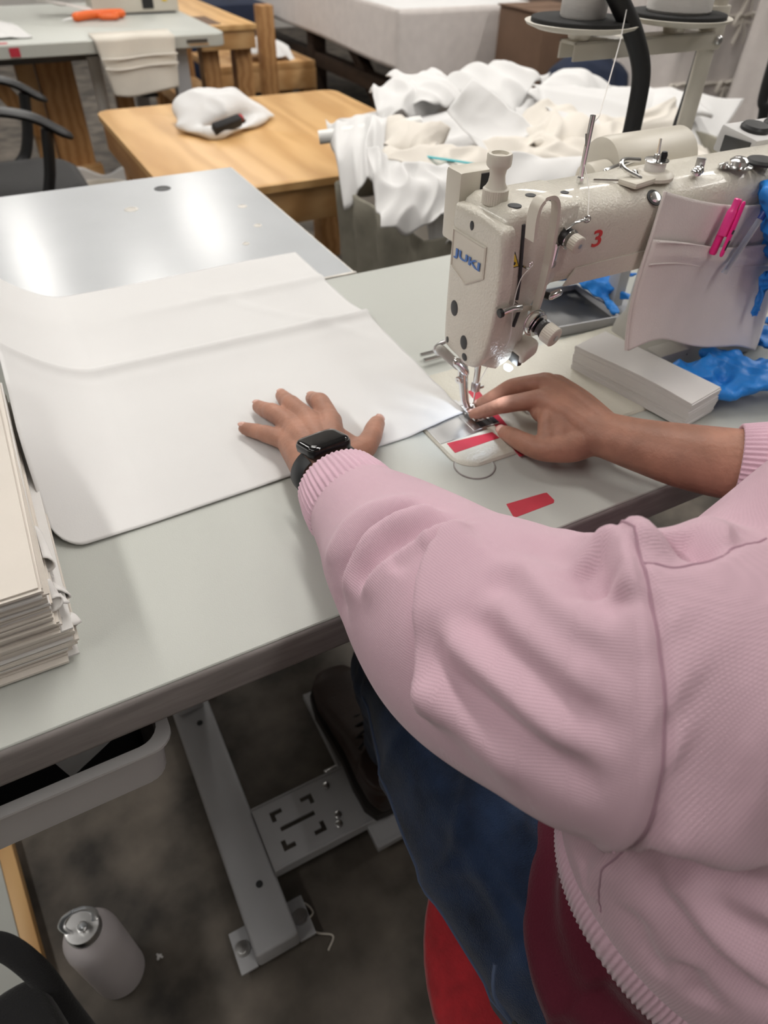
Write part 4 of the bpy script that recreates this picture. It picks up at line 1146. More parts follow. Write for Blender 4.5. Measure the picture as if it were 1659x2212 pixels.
MB().tube(catmull([(0.775, 1.205, 0.67), (0.785, 1.195, 0.60), (0.77, 1.19, 0.52), (0.80, 1.185, 0.50), (0.835, 1.19, 0.56), (0.85, 1.20, 0.60)], 8), 0.006, 8).build('cord_loop', M['canvas'], bn)
tag(MB().tube([(0.760, 1.757, 0.758), (1.0, 1.66, 0.79)], 0.016, 16).build('cardboard_tube', M['white_enamel'], None, (0.88, 1.7, 0.70)), 'white tube sticking out of the cloth heap over the plywood table', 'tube')


def cloth4(name, label, q, amp=0.02, seed=0, m='sheet', n=44, bow=0.0, cat='cloth', group='white cloths heaped in the bin', th=0.0022, fs=1.0, droop=0.012):
    q = [np.array(v, float) for v in q]
    U, W = np.meshgrid(np.linspace(0, 1, n), np.linspace(0, 1, n), indexing='ij')
    # gently wandering edges
    U2 = U + 0.05 * np.sin(W * 5 + seed) * (0.6 - np.abs(U - 0.5)); W2 = W + 0.05 * np.sin(U * 6 + seed * 2) * (0.6 - np.abs(W - 0.5))
    G = (1 - U2)[..., None] * (1 - W2)[..., None] * q[0] + U2[..., None] * (1 - W2)[..., None] * q[1] + U2[..., None] * W2[..., None] * q[2] + (1 - U2)[..., None] * W2[..., None] * q[3]
    nn = nrm(np.cross(q[1] - q[0], q[3] - q[0]))
    if nn[2] < 0: nn = -nn
    P2 = np.stack([U, W, 0 * U], 2)
    warp = P2 + 0.12 * np.stack([vnoise(P2, seed + 20, 1, 1.0), vnoise(P2, seed + 21, 1, 1.0), 0 * U], 2)
    rid = 1 - np.abs(vnoise(warp * np.array((1.6, 0.7, 1)), seed + 5, 2, 1.2 * fs)) * 2.4
    D = amp * vnoise(warp, seed, 2, 0.8 * fs) + amp * 0.9 * rid + bow * (np.sin(U * PI) * np.sin(W * PI))
    edge = np.minimum(np.minimum(U, 1 - U), np.minimum(W, 1 - W))
    G = G + D[..., None] * nn
    G[:, :, 2] -= droop * np.exp(-edge / 0.07) * (1 + np.sin(U * 9 + W * 7 + seed))
    V, F = solid_sheet(G, th)
    o = mesh_obj(name, V, F, M[m], None, None, 180)
    return tag(o, label, cat, group)


# the crumpled cloth that fills the bin
U, W = np.meshgrid(np.linspace(0.77, 1.93, 70), np.linspace(1.22, 1.60, 50), indexing='ij')
Zm = 0.64 + 0.10 * np.clip(1 - ((U - 1.35) / 0.62) ** 2, 0, 1) * np.clip(1 - ((W - 1.47) / 0.30) ** 2, 0, 1)
Pm = np.stack([U, W, 0 * U], 2)
Zm = Zm + 0.018 * vnoise(Pm, 2, 3, 3.0) - 0.03 * np.abs(vnoise(Pm, 6, 2, 4.0))
V_, F_ = solid_sheet(np.stack([U, W, Zm], 2), 0.01)
tag(mesh_obj('cloth_heap', V_, F_, M['sheet2'], None, None, 180), 'crumpled cream cloth lying lowest in the canvas bin', 'cloth', 'white cloths heaped in the bin')
U, W = np.meshgrid(np.linspace(0.93, 2.0, 60), np.linspace(1.60, 2.02, 40), indexing='ij')
Pm = np.stack([U, W, 0 * U], 2)
Zm = 0.735 + 0.03 * np.clip(1 - ((W - 1.80) / 0.22) ** 2, 0, 1) + 0.014 * vnoise(Pm, 12, 3, 3.0) - 0.022 * np.abs(vnoise(Pm, 16, 2, 4.0))
V_, F_ = solid_sheet(np.stack([U, W, Zm], 2), 0.01)
tag(mesh_obj('cloth_heap', V_, F_, M['sheet'], None, None, 180), 'crumpled white cloth at the back of the heap, beside the plywood table corner', 'cloth', 'white cloths heaped in the bin')
cloth4('cloth_sheet', 'stiff white cloth with a pointed corner standing up from the heap', [(1.115, 1.62, 0.886), (1.243, 1.5, 0.785), (1.035, 1.4, 0.765), (0.985, 1.52, 0.845)], 0.003, 1, 'sheet', bow=-0.028, droop=0.0)
cloth4('cloth_sheet', 'white cloth hanging over the near rim of the canvas bin', [(0.712, 1.40, 0.822), (0.930, 1.29, 0.770), (0.850, 1.20, 0.735), (0.635, 1.19, 0.735)], 0.014, 23, 'sheet', n=70, bow=0.02, fs=1.5)
cloth4('cloth_sheet', 'folded white cloth on the heap next to the plywood table edge', [(0.998, 1.95, 0.825), (1.200, 2.0, 0.806), (1.221, 1.86, 0.775), (0.954, 1.80, 0.775)], 0.016, 33, 'sheet', bow=0.012)
cloth4('cloth_sheet', 'thick folded white cloth beside the one near the plywood table', [(1.09, 2.02, 0.828), (1.30, 2.05, 0.815), (1.30, 1.82, 0.79), (1.08, 1.80, 0.80)], 0.012, 35, 'sheet', bow=0.015)
cloth4('cloth_sheet', 'cream cloth piece in the heap with teal stitching beneath it', [(0.898, 1.65, 0.815), (1.050, 1.60, 0.795), (0.905, 1.46, 0.775), (0.806, 1.50, 0.800)], 0.006, 41, 'sheet2', bow=0.008)
cloth4('cloth_sheet', 'large soft white cloth at the back of the heap', [(1.201, 1.95, 0.812), (1.476, 2.08, 0.820), (1.720, 2.05, 0.800), (1.36, 1.75, 0.78)], 0.016, 50, 'sheet', bow=0.04)
cloth4('cloth_sheet', 'rounded white cloth forming the top of the heap', [(1.42, 1.78, 0.800), (1.684, 1.98, 0.806), (1.860, 1.85, 0.760), (1.502, 1.62, 0.775)], 0.008, 61, 'sheet', bow=0.055)
cloth4('cloth_sheet', 'long white cloth reaching out to the right of the thread stand post', [(1.38, 1.72, 0.836), (2.378, 1.80, 0.708), (1.968, 1.55, 0.635), (1.298, 1.50, 0.80)], 0.007, 70, 'sheet', bow=0.012, droop=0.0)
cloth4('cloth_sheet', 'cream cloth with a pointed end just behind the thick black hose', [(1.751, 1.55, 0.806), (1.766, 1.45, 0.724), (1.488, 1.35, 0.735), (1.500, 1.46, 0.797)], 0.007, 82, 'sheet2', bow=0.01, droop=0.0)
cloth4('cloth_sheet', 'rumpled cream cloth in the middle of the heap', [(1.30, 1.62, 0.815), (1.654, 1.56, 0.776), (1.400, 1.35, 0.745), (1.08, 1.43, 0.780)], 0.022, 91, 'sheet2', bow=0.02, fs=1.3)
cloth4('cloth_sheet', 'second rumpled cream cloth lying in front of the middle one', [(1.05, 1.47, 0.785), (1.40, 1.42, 0.770), (1.30, 1.27, 0.735), (0.97, 1.30, 0.745)], 0.018, 95, 'sheet2', bow=0.02, fs=1.2)
cloth4('cloth_sheet', 'smooth grey white folded cloth directly behind the machine head', [(0.960, 1.285, 0.815), (1.360, 1.255, 0.778), (1.30, 1.17, 0.705), (0.900, 1.175, 0.735)], 0.004, 104, 'sheet', bow=0.022)
cloth4('cloth_sheet', 'grey white cloth draped over the white tube', [(0.800, 1.80, 0.790), (0.960, 1.74, 0.800), (0.836, 1.48, 0.775), (0.715, 1.52, 0.690)], 0.012, 113, 'sheet', bow=0.02)
cloth4('cloth_sheet', 'cream cloth stretched between the hanging cloth and the pointed one', [(0.818, 1.47, 0.800), (1.060, 1.43, 0.780), (0.930, 1.27, 0.755), (0.722, 1.38, 0.810)], 0.010, 121, 'sheet2', bow=0.012)
cloth4('cloth_sheet', 'small white cloth bundle showing below the rim, left of the machine head', [(0.790, 1.31, 0.735), (0.890, 1.29, 0.73), (0.875, 1.20, 0.665), (0.770, 1.20, 0.68)], 0.012, 133, 'sheet', bow=0.03, fs=0.8)
for pts in ([(0.835, 1.485, 0.797), (0.86, 1.47, 0.792), (0.88, 1.45, 0.788)], [(0.885, 1.345, 0.775), (0.915, 1.335, 0.770), (0.945, 1.325, 0.766)]):
    pass
tag(MB().tube([(0.800, 1.395, 0.806), (0.850, 1.360, 0.800), (0.905, 1.330, 0.793), (0.940, 1.315, 0.787)], 0.005, 8, flat=0.4).build('teal_ribbon', M['teal']), 'thin teal ribbon line on the cloth near the machine head', 'ribbon')

# ------------------------------------------------------------------ plywood table with a pouch and a tape roll
wt = thing('plywood_table', 'low plywood topped table with lumber aprons behind the shiny grey table', 'table', (0.86, 2.4, 0.0))
WX0, WX1, WY0, WY1, WZ = 0.398, 1.327, 1.885, 2.905, 0.62
MB().loft([np.array([(x, y, z) for x, y in rrect((WX1 - WX0) / 2 - e, (WY1 - WY0) / 2 - e, 0.05, 6, (WX0 + WX1) / 2, (WY0 + WY1) / 2)]) for z, e in ((WZ - 0.02, 0.0), (WZ - 0.001, 0.0), (WZ, 0.001))]).build('tabletop', M['ply'], wt, None, 40)
MB().b2(WX0 + 0.015, WX1 - 0.015, WY0 + 0.012, WY0 + 0.05, WZ - 0.115, WZ - 0.02, 0.003).build('apron', M['lumber2'], wt)
MB().b2(WX0 + 0.015, WX1 - 0.015, WY1 - 0.05, WY1 - 0.012, WZ - 0.115, WZ - 0.02, 0.003).build('apron', M['lumber2'], wt)
MB().b2(WX0 + 0.008, WX0 + 0.046, WY0 + 0.05, WY1 - 0.05, WZ - 0.115, WZ - 0.02, 0.003).build('apron', M['lumber'], wt)
MB().b2(WX1 - 0.046, WX1 - 0.008, WY0 + 0.05, WY1 - 0.05, WZ - 0.115, WZ - 0.02, 0.003).build('apron', M['lumber'], wt)
for x in (WX0 + 0.09, WX1 - 0.09):
    for y in (WY0 + 0.09, WY1 - 0.09):
        MB().b2(x - 0.044, x + 0.044, y - 0.044, y + 0.044, 0, WZ - 0.02, 0.003).build('leg', M['lumber'], wt)
po = thing('pouch', 'soft white pouch with a black tag on the plywood table', 'pouch', (0.75, 2.56, WZ))
mb = MB()
mb.tube(catmull([(0.625, 2.50, WZ + 0.030), (0.70, 2.56, WZ + 0.052), (0.80, 2.57, WZ + 0.050), (0.92, 2.55, WZ + 0.015)], 6), np.interp(np.linspace(0, 1, 19), [0, 0.3, 0.6, 1], [0.055, 0.115, 0.10, 0.03]), 28, True, True, flat=0.50)
mb.tube(catmull([(0.61, 2.47, WZ + 0.016), (0.66, 2.40, WZ + 0.016), (0.74, 2.41, WZ + 0.016), (0.90, 2.53, WZ + 0.014)], 6), 0.026, 16, True, True, flat=0.6)
mb.tube([(0.74, 2.60, WZ + 0.085), (0.80, 2.56, WZ + 0.06)], [0.03, 0.03], 14, True, True)
V, F = remesh(mb, 0.007, 7)
N = vnormals(V, F)
V = V + N * (0.010 * vnoise(V, 3, 2, 5.0) - 0.012 * np.abs(vnoise(V, 8, 2, 6.0)))[:, None]
V[:, 2] = np.maximum(V[:, 2], WZ + 0.001)
mesh_obj('bag_body', V, F, M['sheet'], po, None, 180)
MB().box((0.715, 2.385, WZ + 0.038), (0.105, 0.026, 0.030), 0.005, (0.45, -0.12, 0.30)).build('tag_strap', M['black_cloth'], po)
tg = MB().box((0.762, 2.398, WZ + 0.050), (0.022, 0.018, 0.014), 0.002, (0.45, -0.12, 0.30)).build('tag_end', M['red_fabric'], po)
tag(MB().lathe([(0.020, 0), (0.036, 0.001), (0.038, 0.004), (0.038, 0.046), (0.034, 0.048), (0.030, 0.047), (0.028, 0.01)], (0.690, 2.735, WZ), n=30).build('tape_roll', M['bluetape']), 'blue and white patterned roll beside the pouch on the plywood table', 'roll')

# ------------------------------------------------------------------ far grey sewing table with a pocket cloth
ft_ = thing('sewing_table', 'far white grey sewing table with a canvas pocket hanging at its edge', 'table', (0.2, 3.7, 0.0))
MB().loft([np.array([(x, y, z) for x, y in rrect(0.90 - e, 0.55 - e, 0.05, 6, 0.115, 3.795)]) for z, e in ((0.735, 0.003), (0.738, 0.0), (0.776, 0.0), (0.78, 0.004))]).build('tabletop', M['laminate'], ft_, None, 40)
MB().b2(0.80, 0.86, 3.30, 3.36, 0.0, 0.735, 0.004).build('leg', M['steel_paint'], ft_)
MB().b2(0.80, 0.86, 4.2, 4.26, 0.0, 0.735, 0.004).build('leg', M['steel_paint'], ft_)
MB().b2(-0.5, -0.44, 3.4, 3.46, 0.0, 0.735, 0.004).build('leg', M['steel_paint'], ft_)
MB().b2(0.0, 0.75, 3.45, 3.9, 0.685, 0.735, 0.004).build('motor_tray', M['dark_steel'], ft_)
MB().cyl((0.512, 3.45, 0.70), (0.512, 3.45, 0.44), 0.026, 0.022, 16).build('oil_bottle', M['white_enamel'], ft_)
MB().tube(catmull([(0.60, 3.42, 0.70), (0.61, 3.42, 0.62), (0.66, 3.42, 0.56), (0.74, 3.42, 0.55)], 6), 0.008, 8).build('hose', M['black'], ft_)
MB().b2(0.850, 0.935, 3.2425, 3.2455, 0.752, 0.764).build('stamped_mark', M['dark_steel'], ft_)
MB().b2(0.858, 0.940, 3.2425, 3.2455, 0.744, 0.748).build('stamped_mark', M['lumber2'], ft_)
fpk = thing('pocket_organizer', 'natural canvas pocket hanging from the far grey table edge', 'pocket', (0.66, 3.23, 0.6))
U, W = np.meshgrid(np.linspace(0, 1, 24), np.linspace(0, 1, 24), indexing='ij')
G = np.stack([0.495 + 0.305 * U + (0.03 - 0.03 * U) * W - 0.02 * W * U, 3.236 - 0.02 * W - 0.012 * np.sin(U * 8 + W), 0.79 - (0.185 + 0.01 * np.sin(U * 5)) * W], 2)
G[:, 0, 1] = 3.33
V_, F_ = solid_sheet(G, 0.003); mesh_obj('backing', V_, F_, M['canvas'], fpk, None, 180)
G2 = G[:, 8:].copy(); G2[:, :, 1] -= 0.012 + 0.012 * np.sin(U[:, 8:] * PI)
V_, F_ = solid_sheet(G2, 0.003); mesh_obj('pocket', V_, F_, M['canvas'], fpk, None, 180)
for j, zoff in ((8, 0.0), (12, 0)):
    MB().tube(G[:, j] + np.array((0, -0.028, 0)), 0.004, 6).build('hem', M['sheet2'], fpk)
# lumber frame under the far table
lp = thing('lumber_stand', 'heavy lumber stand with a diagonal brace under the far grey table', 'stand', (0.33, 3.55, 0.0))
MB().b2(0.29, 0.43, 3.48, 3.56, 0.0, 0.684, 0.004).build('post', M['lumber'], lp)
MB().b2(0.215, 0.285, 3.50, 3.58, 0.0, 0.684, 0.004).build('post', M['lumber2'], lp)
MB().box((0.17, 3.49, 0.56), (0.06, 0.05, 0.30), 0.003, (0, math.radians(-32), 0)).build('brace', M['lumber'], lp)
MB().b2(-0.45, 0.45, 3.44, 3.50, 0.22, 0.30, 0.003).build('rail', M['lumber2'], lp)
lp2 = thing('lumber_prop', 'pale lumber prop standing behind the canvas pocket', 'prop', (0.62, 3.55, 0))
MB().b2(0.59, 0.66, 3.55, 3.62, 0.0, 0.735, 0.003).build('post', M['lumber'], lp2)
MB().b2(0.55, 0.70, 3.53, 3.64, 0.0, 0.03, 0.003).build('foot', M['lumber'], lp2)
# things on it
sc_ = thing('scissors', 'orange handled snips lying on the far grey table', 'scissors', (0.60, 3.74, 0.78))
MB().tube(catmull([(0.52, 3.72, 0.797), (0.58, 3.74, 0.800), (0.66, 3.75, 0.800), (0.72, 3.77, 0.797)], 6), 0.017, 12, True, True).build('handle', M['orange'], sc_)
MB().tube([(0.655 + 0.035 * math.cos(a), 3.725 + 0.028 * math.sin(a), 0.795) for a in np.linspace(0, 2 * PI, 25)[:-1]], 0.011, 8, closed=True, caps=False).build('finger_ring', M['orange'], sc_)
MB().tube([(0.52, 3.72, 0.795), (0.46, 3.70, 0.790)], [0.006, 0.002], 8).build('blade', M['steel'], sc_)
fm = thing('sewing_machine', 'pale grey sewing machine base on the far grey table, cut by the top edge', 'sewing machine', (0.80, 3.98, 0.78))
MB().b2(0.62, 1.0, 3.86, 4.04, 0.785, 0.90, 0.012).build('body', M['cream_plain'], fm)
MB().b2(0.64, 0.98, 3.86, 4.04, 0.78, 0.786, 0.002).build('base', M['dark_steel'], fm)
MB().b2(0.66, 0.86, 3.88, 4.02, 0.90, 1.08, 0.015).build('pillar', M['cream_plain'], fm)
MB().b2(0.835, 0.885, 3.856, 3.861, 0.80, 0.89, 0.002).build('black_panel', M['black'], fm)
MB().prism([(0.925, 0.825), (0.950, 0.825), (0.9375, 0.848)], (0, 3.8595, 0), (1, 0, 0), (0, 0, 1), 0.002).build('warning_label', M['yellow'], fm, None, 20)
MB().b2(0.15, 0.75, 3.9, 4.06, 1.03, 1.14, 0.02).build('arm', M['cream_plain'], fm)
cloth4('cloth_sheet', 'white cloth lying at the left end of the far grey table', [(0.05, 3.95, 0.80), (0.26, 3.70, 0.79), (0.30, 3.36, 0.785), (0.02, 3.34, 0.80)], 0.003, 7, 'sheet', group='cloths on the far grey table', bow=0.01, droop=0.0)
cloth4('cloth_sheet', 'pinkish white cloth edge by the grey machine on the far table', [(0.42, 3.98, 0.83), (0.66, 3.90, 0.80), (0.62, 3.82, 0.80), (0.40, 3.92, 0.84)], 0.004, 9, 'pocketcloth', group='cloths on the far grey table', droop=0.0)
tag(MB().b2(0.197, 0.232, 3.2425, 3.2445, 0.742, 0.770).build('red_tape', M['red_tape']), 'small red tape square on the far grey table edge', 'tape', 'strips of red tape')
tag(MB().b2(0.10, 0.20, 3.262, 3.290, 0.7802, 0.7812).build('red_tape', M['red_tape']), 'red tape strip on the far table top, above the small square', 'tape', 'strips of red tape')

# ------------------------------------------------------------------ lumber benches behind
wb = thing('lumber_bench', 'lumber bench with a plywood top beside the far grey table', 'bench', (1.15, 4.2, 0.0))
MB().b2(1.022, 1.292, 3.655, 4.9, 0.728, 0.75, 0.002).build('bench_top', M['ply'], wb)
MB().b2(1.025, 1.285, 3.665, 3.705, 0.655, 0.728, 0.002).build('apron', M['lumber2'], wb)
MB().b2(1.245, 1.285, 3.705, 4.88, 0.655, 0.728, 0.002).build('apron', M['lumber'], wb)
for x in (1.075, 1.235):
    for y in (3.75, 4.82):
        MB().b2(x - 0.04, x + 0.04, y - 0.04, y + 0.04, 0.0, 0.655, 0.003).build('leg', M['lumber'], wb)
MB().b2(1.04, 1.27, 3.80, 4.78, 0.30, 0.36, 0.003).build('shelf', M['lumber2'], wb)
MB().b2(1.04, 1.14, 3.70, 3.95, 0.7502, 0.752).build('card', M['cardboard'], wb)
w3 = thing('lumber_bench', 'low pale lumber bench seen between the far tables', 'bench', (1.85, 4.9, 0.0))
MB().b2(1.40, 2.05, 4.75, 5.3, 0.36, 0.40, 0.003).build('bench_top', M['lumber2'], w3)
MB().b2(1.40, 2.05, 4.75, 4.79, 0.25, 0.36, 0.003).build('apron', M['lumber2'], w3)
for x in (1.56, 2.02):
    MB().b2(x - 0.045, x + 0.045, 4.77, 4.86, 0.0, 0.36, 0.003).build('leg', M['lumber2'], w3)
    MB().b2(x - 0.045, x + 0.045, 5.2, 5.28, 0.0, 0.36, 0.003).build('leg', M['lumber2'], w3)
w4 = thing('lumber_post', 'tall lumber leg standing to the left of the white draped table', 'post', (1.66, 4.55, 0.0))
MB().b2(1.615, 1.70, 4.50, 4.59, 0.0, 0.72, 0.004).build('post', M['lumber'], w4)
MB().b2(1.58, 1.735, 4.47, 4.62, 0.0, 0.05, 0.004).build('foot', M['lumber'], w4)
cloth4('cloth_sheet', 'white plastic bundle lying on the low lumber bench', [(1.55, 5.05, 0.50), (1.92, 5.05, 0.47), (1.95, 4.80, 0.41), (1.52, 4.80, 0.42)], 0.03, 17, 'sheet', group='cloths on the benches', bow=0.05, droop=0.0)
tag(MB().b2(1.35, 2.05, 5.5, 6.1, 0.0, 0.62, 0.02).build('storage_tub', M['navy']), 'dark blue tub behind the low lumber bench', 'tub')

# ------------------------------------------------------------------ table under a white drape
dt = thing('draped_table', 'large table covered with a white drape, on dark wooden legs', 'table', (3.0, 4.6, 0.0))
MB().b2(2.18, 3.9, 3.89, 6.4, 0.70, 0.742, 0.004).build('tabletop', M['darkwood'], dt)
for x, y in ((2.26, 4.0), (2.26, 5.2), (2.26, 6.3), (3.82, 4.0), (3.82, 6.3)):
    MB().b2(x - 0.05, x + 0.05, y - 0.05, y + 0.05, 0, 0.70, 0.003).build('leg', M['darkwood'], dt)
MB().b2(2.22, 2.30, 4.0, 6.3, 0.30, 0.38, 0.003).build('rail', M['darkwood'], dt)
MB().box((2.28, 4.5, 0.38), (0.07, 0.9, 0.07), 0.003, (math.radians(34), 0, 0)).build('brace', M['darkwood'], dt)
MB().b2(2.24, 2.34, 3.93, 4.02, 0, 0.70, 0.003).build('leg', M['lumber'], dt)
dd = thing('white_drape', 'white drape covering the large table, hanging down at two sides', 'drape', (3.0, 4.6, 0.745))
MB().b2(2.165, 3.05, 3.875, 6.42, 0.744, 0.752, 0.003).build('top_panel', M['sheet'], dd)
U, W = np.meshgrid(np.linspace(0, 1, 40), np.linspace(0, 1, 14), indexing='ij')
G = np.stack([2.163 - 0.012 * np.sin(U * 11) * W, 3.875 + 2.545 * U, 0.752 - (0.275 - 0.05 * U) * W], 2)
V_, F_ = solid_sheet(G, 0.004); mesh_obj('side_panel', V_, F_, M['pocketcloth'], dd, None, 180)
G = np.stack([2.163 + 0.885 * U, 3.873 - 0.012 * np.sin(U * 9) * W, 0.752 - 0.43 * W], 2)
V_, F_ = solid_sheet(G, 0.004); mesh_obj('front_panel', V_, F_, M['pocketcloth'], dd, None, 180)

# ------------------------------------------------------------------ boxes, covers and chair in the background
tag(MB().b2(2.76, 3.10, 3.40, 3.80, 0.0, 0.76, 0.004).b2(2.75, 3.11, 3.39, 3.60, 0.755, 0.762).b2(2.75, 3.11, 3.60, 3.81, 0.757, 0.764).build('cardboard_box', M['cardboard']), 'brown cardboard box standing beside the white drape', 'box')
mb = MB(); mb.tube(catmull([(2.52, 2.95, 0.14), (2.62, 2.95, 0.40), (2.68, 2.95, 0.55), (2.72, 2.95, 0.66)], 6), np.interp(np.linspace(0, 1, 19), [0, 0.5, 1], [0.14, 0.20, 0.10]), 28, True, True)
mb.tube([(2.76, 2.95, 0.14), (2.84, 2.95, 0.50)], [0.14, 0.12], 24, True, True)
V, F = remesh(mb, 0.012, 4); V = V + vnormals(V, F) * (0.02 * vnoise(V, 4, 2, 3.0) - 0.02 * np.abs(vnoise(V, 5, 2, 3.5)))[:, None]
V[:, 2] = np.maximum(V[:, 2], 0.001)
tag(mesh_obj('cloth_bag', V, F, M['navy'], None, None, 180), 'dark navy cloth bag behind the cloth heap', 'bag')


def cover(name, label, x0, x1, y, z0, z1, seed, seams, group):
    t = thing(name, label, 'cover', ((x0 + x1) / 2, y, z0), group)
    U, W = np.meshgrid(np.linspace(0, 1, 60), np.linspace(0, 1, 30), indexing='ij')
    G = np.stack([x0 + (x1 - x0) * U + 0.05 * W * (U - 0.5), y - 0.025 * np.sin(U * 17 + seed) - 0.015 * np.sin(U * 37 + seed * 2 + W * 2) - 0.05 * W, z1 - (z1 - z0) * W], 2)
    V_, F_ = solid_sheet(G, 0.005); mesh_obj('panel', V_, F_, M['pocketcloth'], t, None, 180)
    for w in seams:
        k = int(w * 29)
        MB().tube(G[:, k] + np.array((0, -0.006, 0)), 0.008, 6).build('seam', M['sheet2'], t)
        for u in (10, 24, 40, 52):
            q = G[u, k] + np.array((0, -0.02, 0))
            kn = MB()
            for s in (-1, 1):
                kn.tube(catmull([q, q + (0.05 * s, -0.02, 0.015), q + (0.07 * s, -0.02, -0.03), q + (0.02 * s, -0.01, -0.02)], 5), 0.010, 8, flat=0.5)
                kn.tube(catmull([q, q + (0.02 * s, -0.02, -0.05), q + (0.04 * s, -0.02, -0.11)], 5), 0.009, 8, flat=0.5)
            kn.build('tie', M['sheet2'], t)
    MB().b2(x0 + 0.06, x1, y + 0.05, y + 0.33, 0.0, z1 - 0.02, 0.01).build('rack', M['drawer'], t)
    G = np.stack([x0 - 0.025 * W + 0.018 * np.sin(U * 14 + seed) + 0.01 * np.sin(W * 5), y + 0.40 * U - 0.05 * W * (1 - U), z1 - (z1 - z0) * W], 2)
    V_, F_ = solid_sheet(G, 0.005); mesh_obj('side_panel', V_, F_, M['pocketcloth'], t, None, 180)


cover('rack_cover', 'white tied cloth cover hanging on the rack behind the thread stand', 3.02, 4.30, 2.9, 0.10, 1.75, 1, (0.55, 0.62, 0.77), 'white rack covers')
cover('rack_cover', 'second white cloth cover at the far right, nearer than the tied one', 3.35, 4.4, 2.20, 0.05, 1.5, 4, (0.3,), 'white rack covers')
tag(MB().b2(3.55, 3.75, 2.55, 2.75, 0.0, 0.16, 0.01).b2(3.57, 3.73, 2.57, 2.73, 0.16, 0.18, 0.004).build('storage_tub', M['black']), 'small black box on the floor between the white covers', 'box')

# office chair at the left, facing the plywood table
ch = thing('office_chair', 'black office chair with curved armrests by the plywood table', 'chair', (0.0, 2.66, 0.0))
CX, CY = -0.02, 2.66
V, F = remesh(MB().loft([np.array([(x, y, z) for x, y in rrect(0.27 - e, 0.23 - e, 0.10, 6, CX + 0.03, CY)]) for z, e in ((0.43, 0.06), (0.445, 0.01), (0.48, 0.0), (0.505, 0.03), (0.51, 0.08))]), 0.012, 3)
mesh_obj('seat', V, F, M['black_cloth'], ch, None, 180)
MB().loft([np.array([(x, y, z) for y, z in rrect(0.22 - e, 0.27 - e, 0.10, 6, CY, 0.86)]) for x, e in ((CX - 0.31, 0.02), (CX - 0.29, 0.0), (CX - 0.26, 0.0), (CX - 0.24, 0.03))]).build('backrest', M['black_cloth'], ch, None, 50)
MB().tube(catmull([(CX - 0.22, CY, 0.46), (CX - 0.30, CY, 0.50), (CX - 0.305, CY, 0.66)], 6), 0.03, 12, flat=0.5).build('back_bracket', M['black'], ch)
for s in (-1, 1):
    y = CY + s * 0.215
    MB().tube(catmull([(CX + 0.03, y, 0.45), (CX + 0.13, y + s * 0.03, 0.485), (CX + 0.175, y + s * 0.035, 0.56), (CX + 0.205, y + s * 0.035, 0.69)], 8), 0.030, 14, flat=0.55).build('arm_post', M['black'], ch)
    MB().tube(catmull([(CX - 0.16, y + s * 0.03, 0.742), (CX + 0.02, y + s * 0.03, 0.752), (CX + 0.16, y + s * 0.035, 0.728), (CX + 0.245, y + s * 0.035, 0.678)], 8), 0.032, 14, True, True, flat=0.42).build('armrest', M['black'], ch)
MB().cyl((CX, CY, 0.12), (CX, CY, 0.43), 0.03, n=16).build('column', M['black'], ch)
for k in range(5):
    a = k * 2 * PI / 5 + 0.3
    MB().tube([(CX, CY, 0.12), (CX + 0.26 * math.cos(a), CY + 0.26 * math.sin(a), 0.08)], [0.025, 0.018], 10, True, True).build('base_leg', M['black'], ch)
    MB().cyl((CX + 0.26 * math.cos(a) - 0.012, CY + 0.26 * math.sin(a), 0.03), (CX + 0.26 * math.cos(a) + 0.012, CY + 0.26 * math.sin(a), 0.03), 0.03, n=16).build('caster', M['black'], ch)
# bin with a thin plastic bag between chair and plywood table
wbn = thing('waste_bin', 'waste bin lined with a thin white plastic bag beside the plywood table', 'bin', (0.36, 3.02, 0.0))
MB().lathe([(0.085, 0), (0.105, 0.01), (0.125, 0.30), (0.13, 0.33), (0.122, 0.33), (0.10, 0.02), (0, 0.015)], (0.36, 3.02, 0.0), n=30).build('tub', M['canvas'], wbn, None, 40)
U, W = np.meshgrid(np.linspace(0, 2 * PI, 40), np.linspace(0, 1, 10), indexing='ij')
rad = 0.132 + 0.010 * np.sin(U * 7) * W + 0.006 * np.sin(U * 3 + 1)
G = np.stack([0.36 + rad * np.cos(U), 3.02 + rad * np.sin(U), 0.365 - 0.13 * W + 0.02 * np.sin(U * 4) * (1 - W)], 2)
V_, F_ = solid_sheet(G, 0.0015); mesh_obj('bag_liner', V_, F_, M['plastic_bag'], wbn, None, 180)

# ------------------------------------------------------------------ the person
PB = (0.36, 0.06, 0.0)


def ell_ring(c, t, a, b, n=40, up=(0, 0, 1), bulge=None):
    t = nrm(t); x = nrm(np.cross(t, up)); y = np.cross(x, t)
    g = np.linspace(0, 2 * PI, n, endpoint=False)
    return np.asarray(c, float) + a * np.cos(g)[:, None] * x + b * np.sin(g)[:, None] * y


def arm_loft(mb, rows, n=48):
    C = catmull([r[0] for r in rows], 6)
    A = catmull([(r[1], r[2], 0) for r in rows], 6)
    T = np.gradient(C, axis=0)
    mb.loft([ell_ring(C[i], T[i], A[i][0], A[i][1], n) for i in range(len(C))])
    return C


def torso_loft(mb, rows, n=64, p=2.3):
    Q = catmull([(r[0], r[1], r[2]) for r in rows], 6)
    A = catmull([(r[3], r[4], 0) for r in rows], 6)
    g = np.linspace(0, 2 * PI, n, endpoint=False)
    c, s = np.cos(g), np.sin(g)
    c = np.sign(c) * np.abs(c) ** (2 / p); s = np.sign(s) * np.abs(s) ** (2 / p)
    mb.loft([np.stack([Q[i][0] + A[i][0] * c, Q[i][1] + A[i][1] * s, np.full(n, Q[i][2])], 1) for i in range(len(Q))])


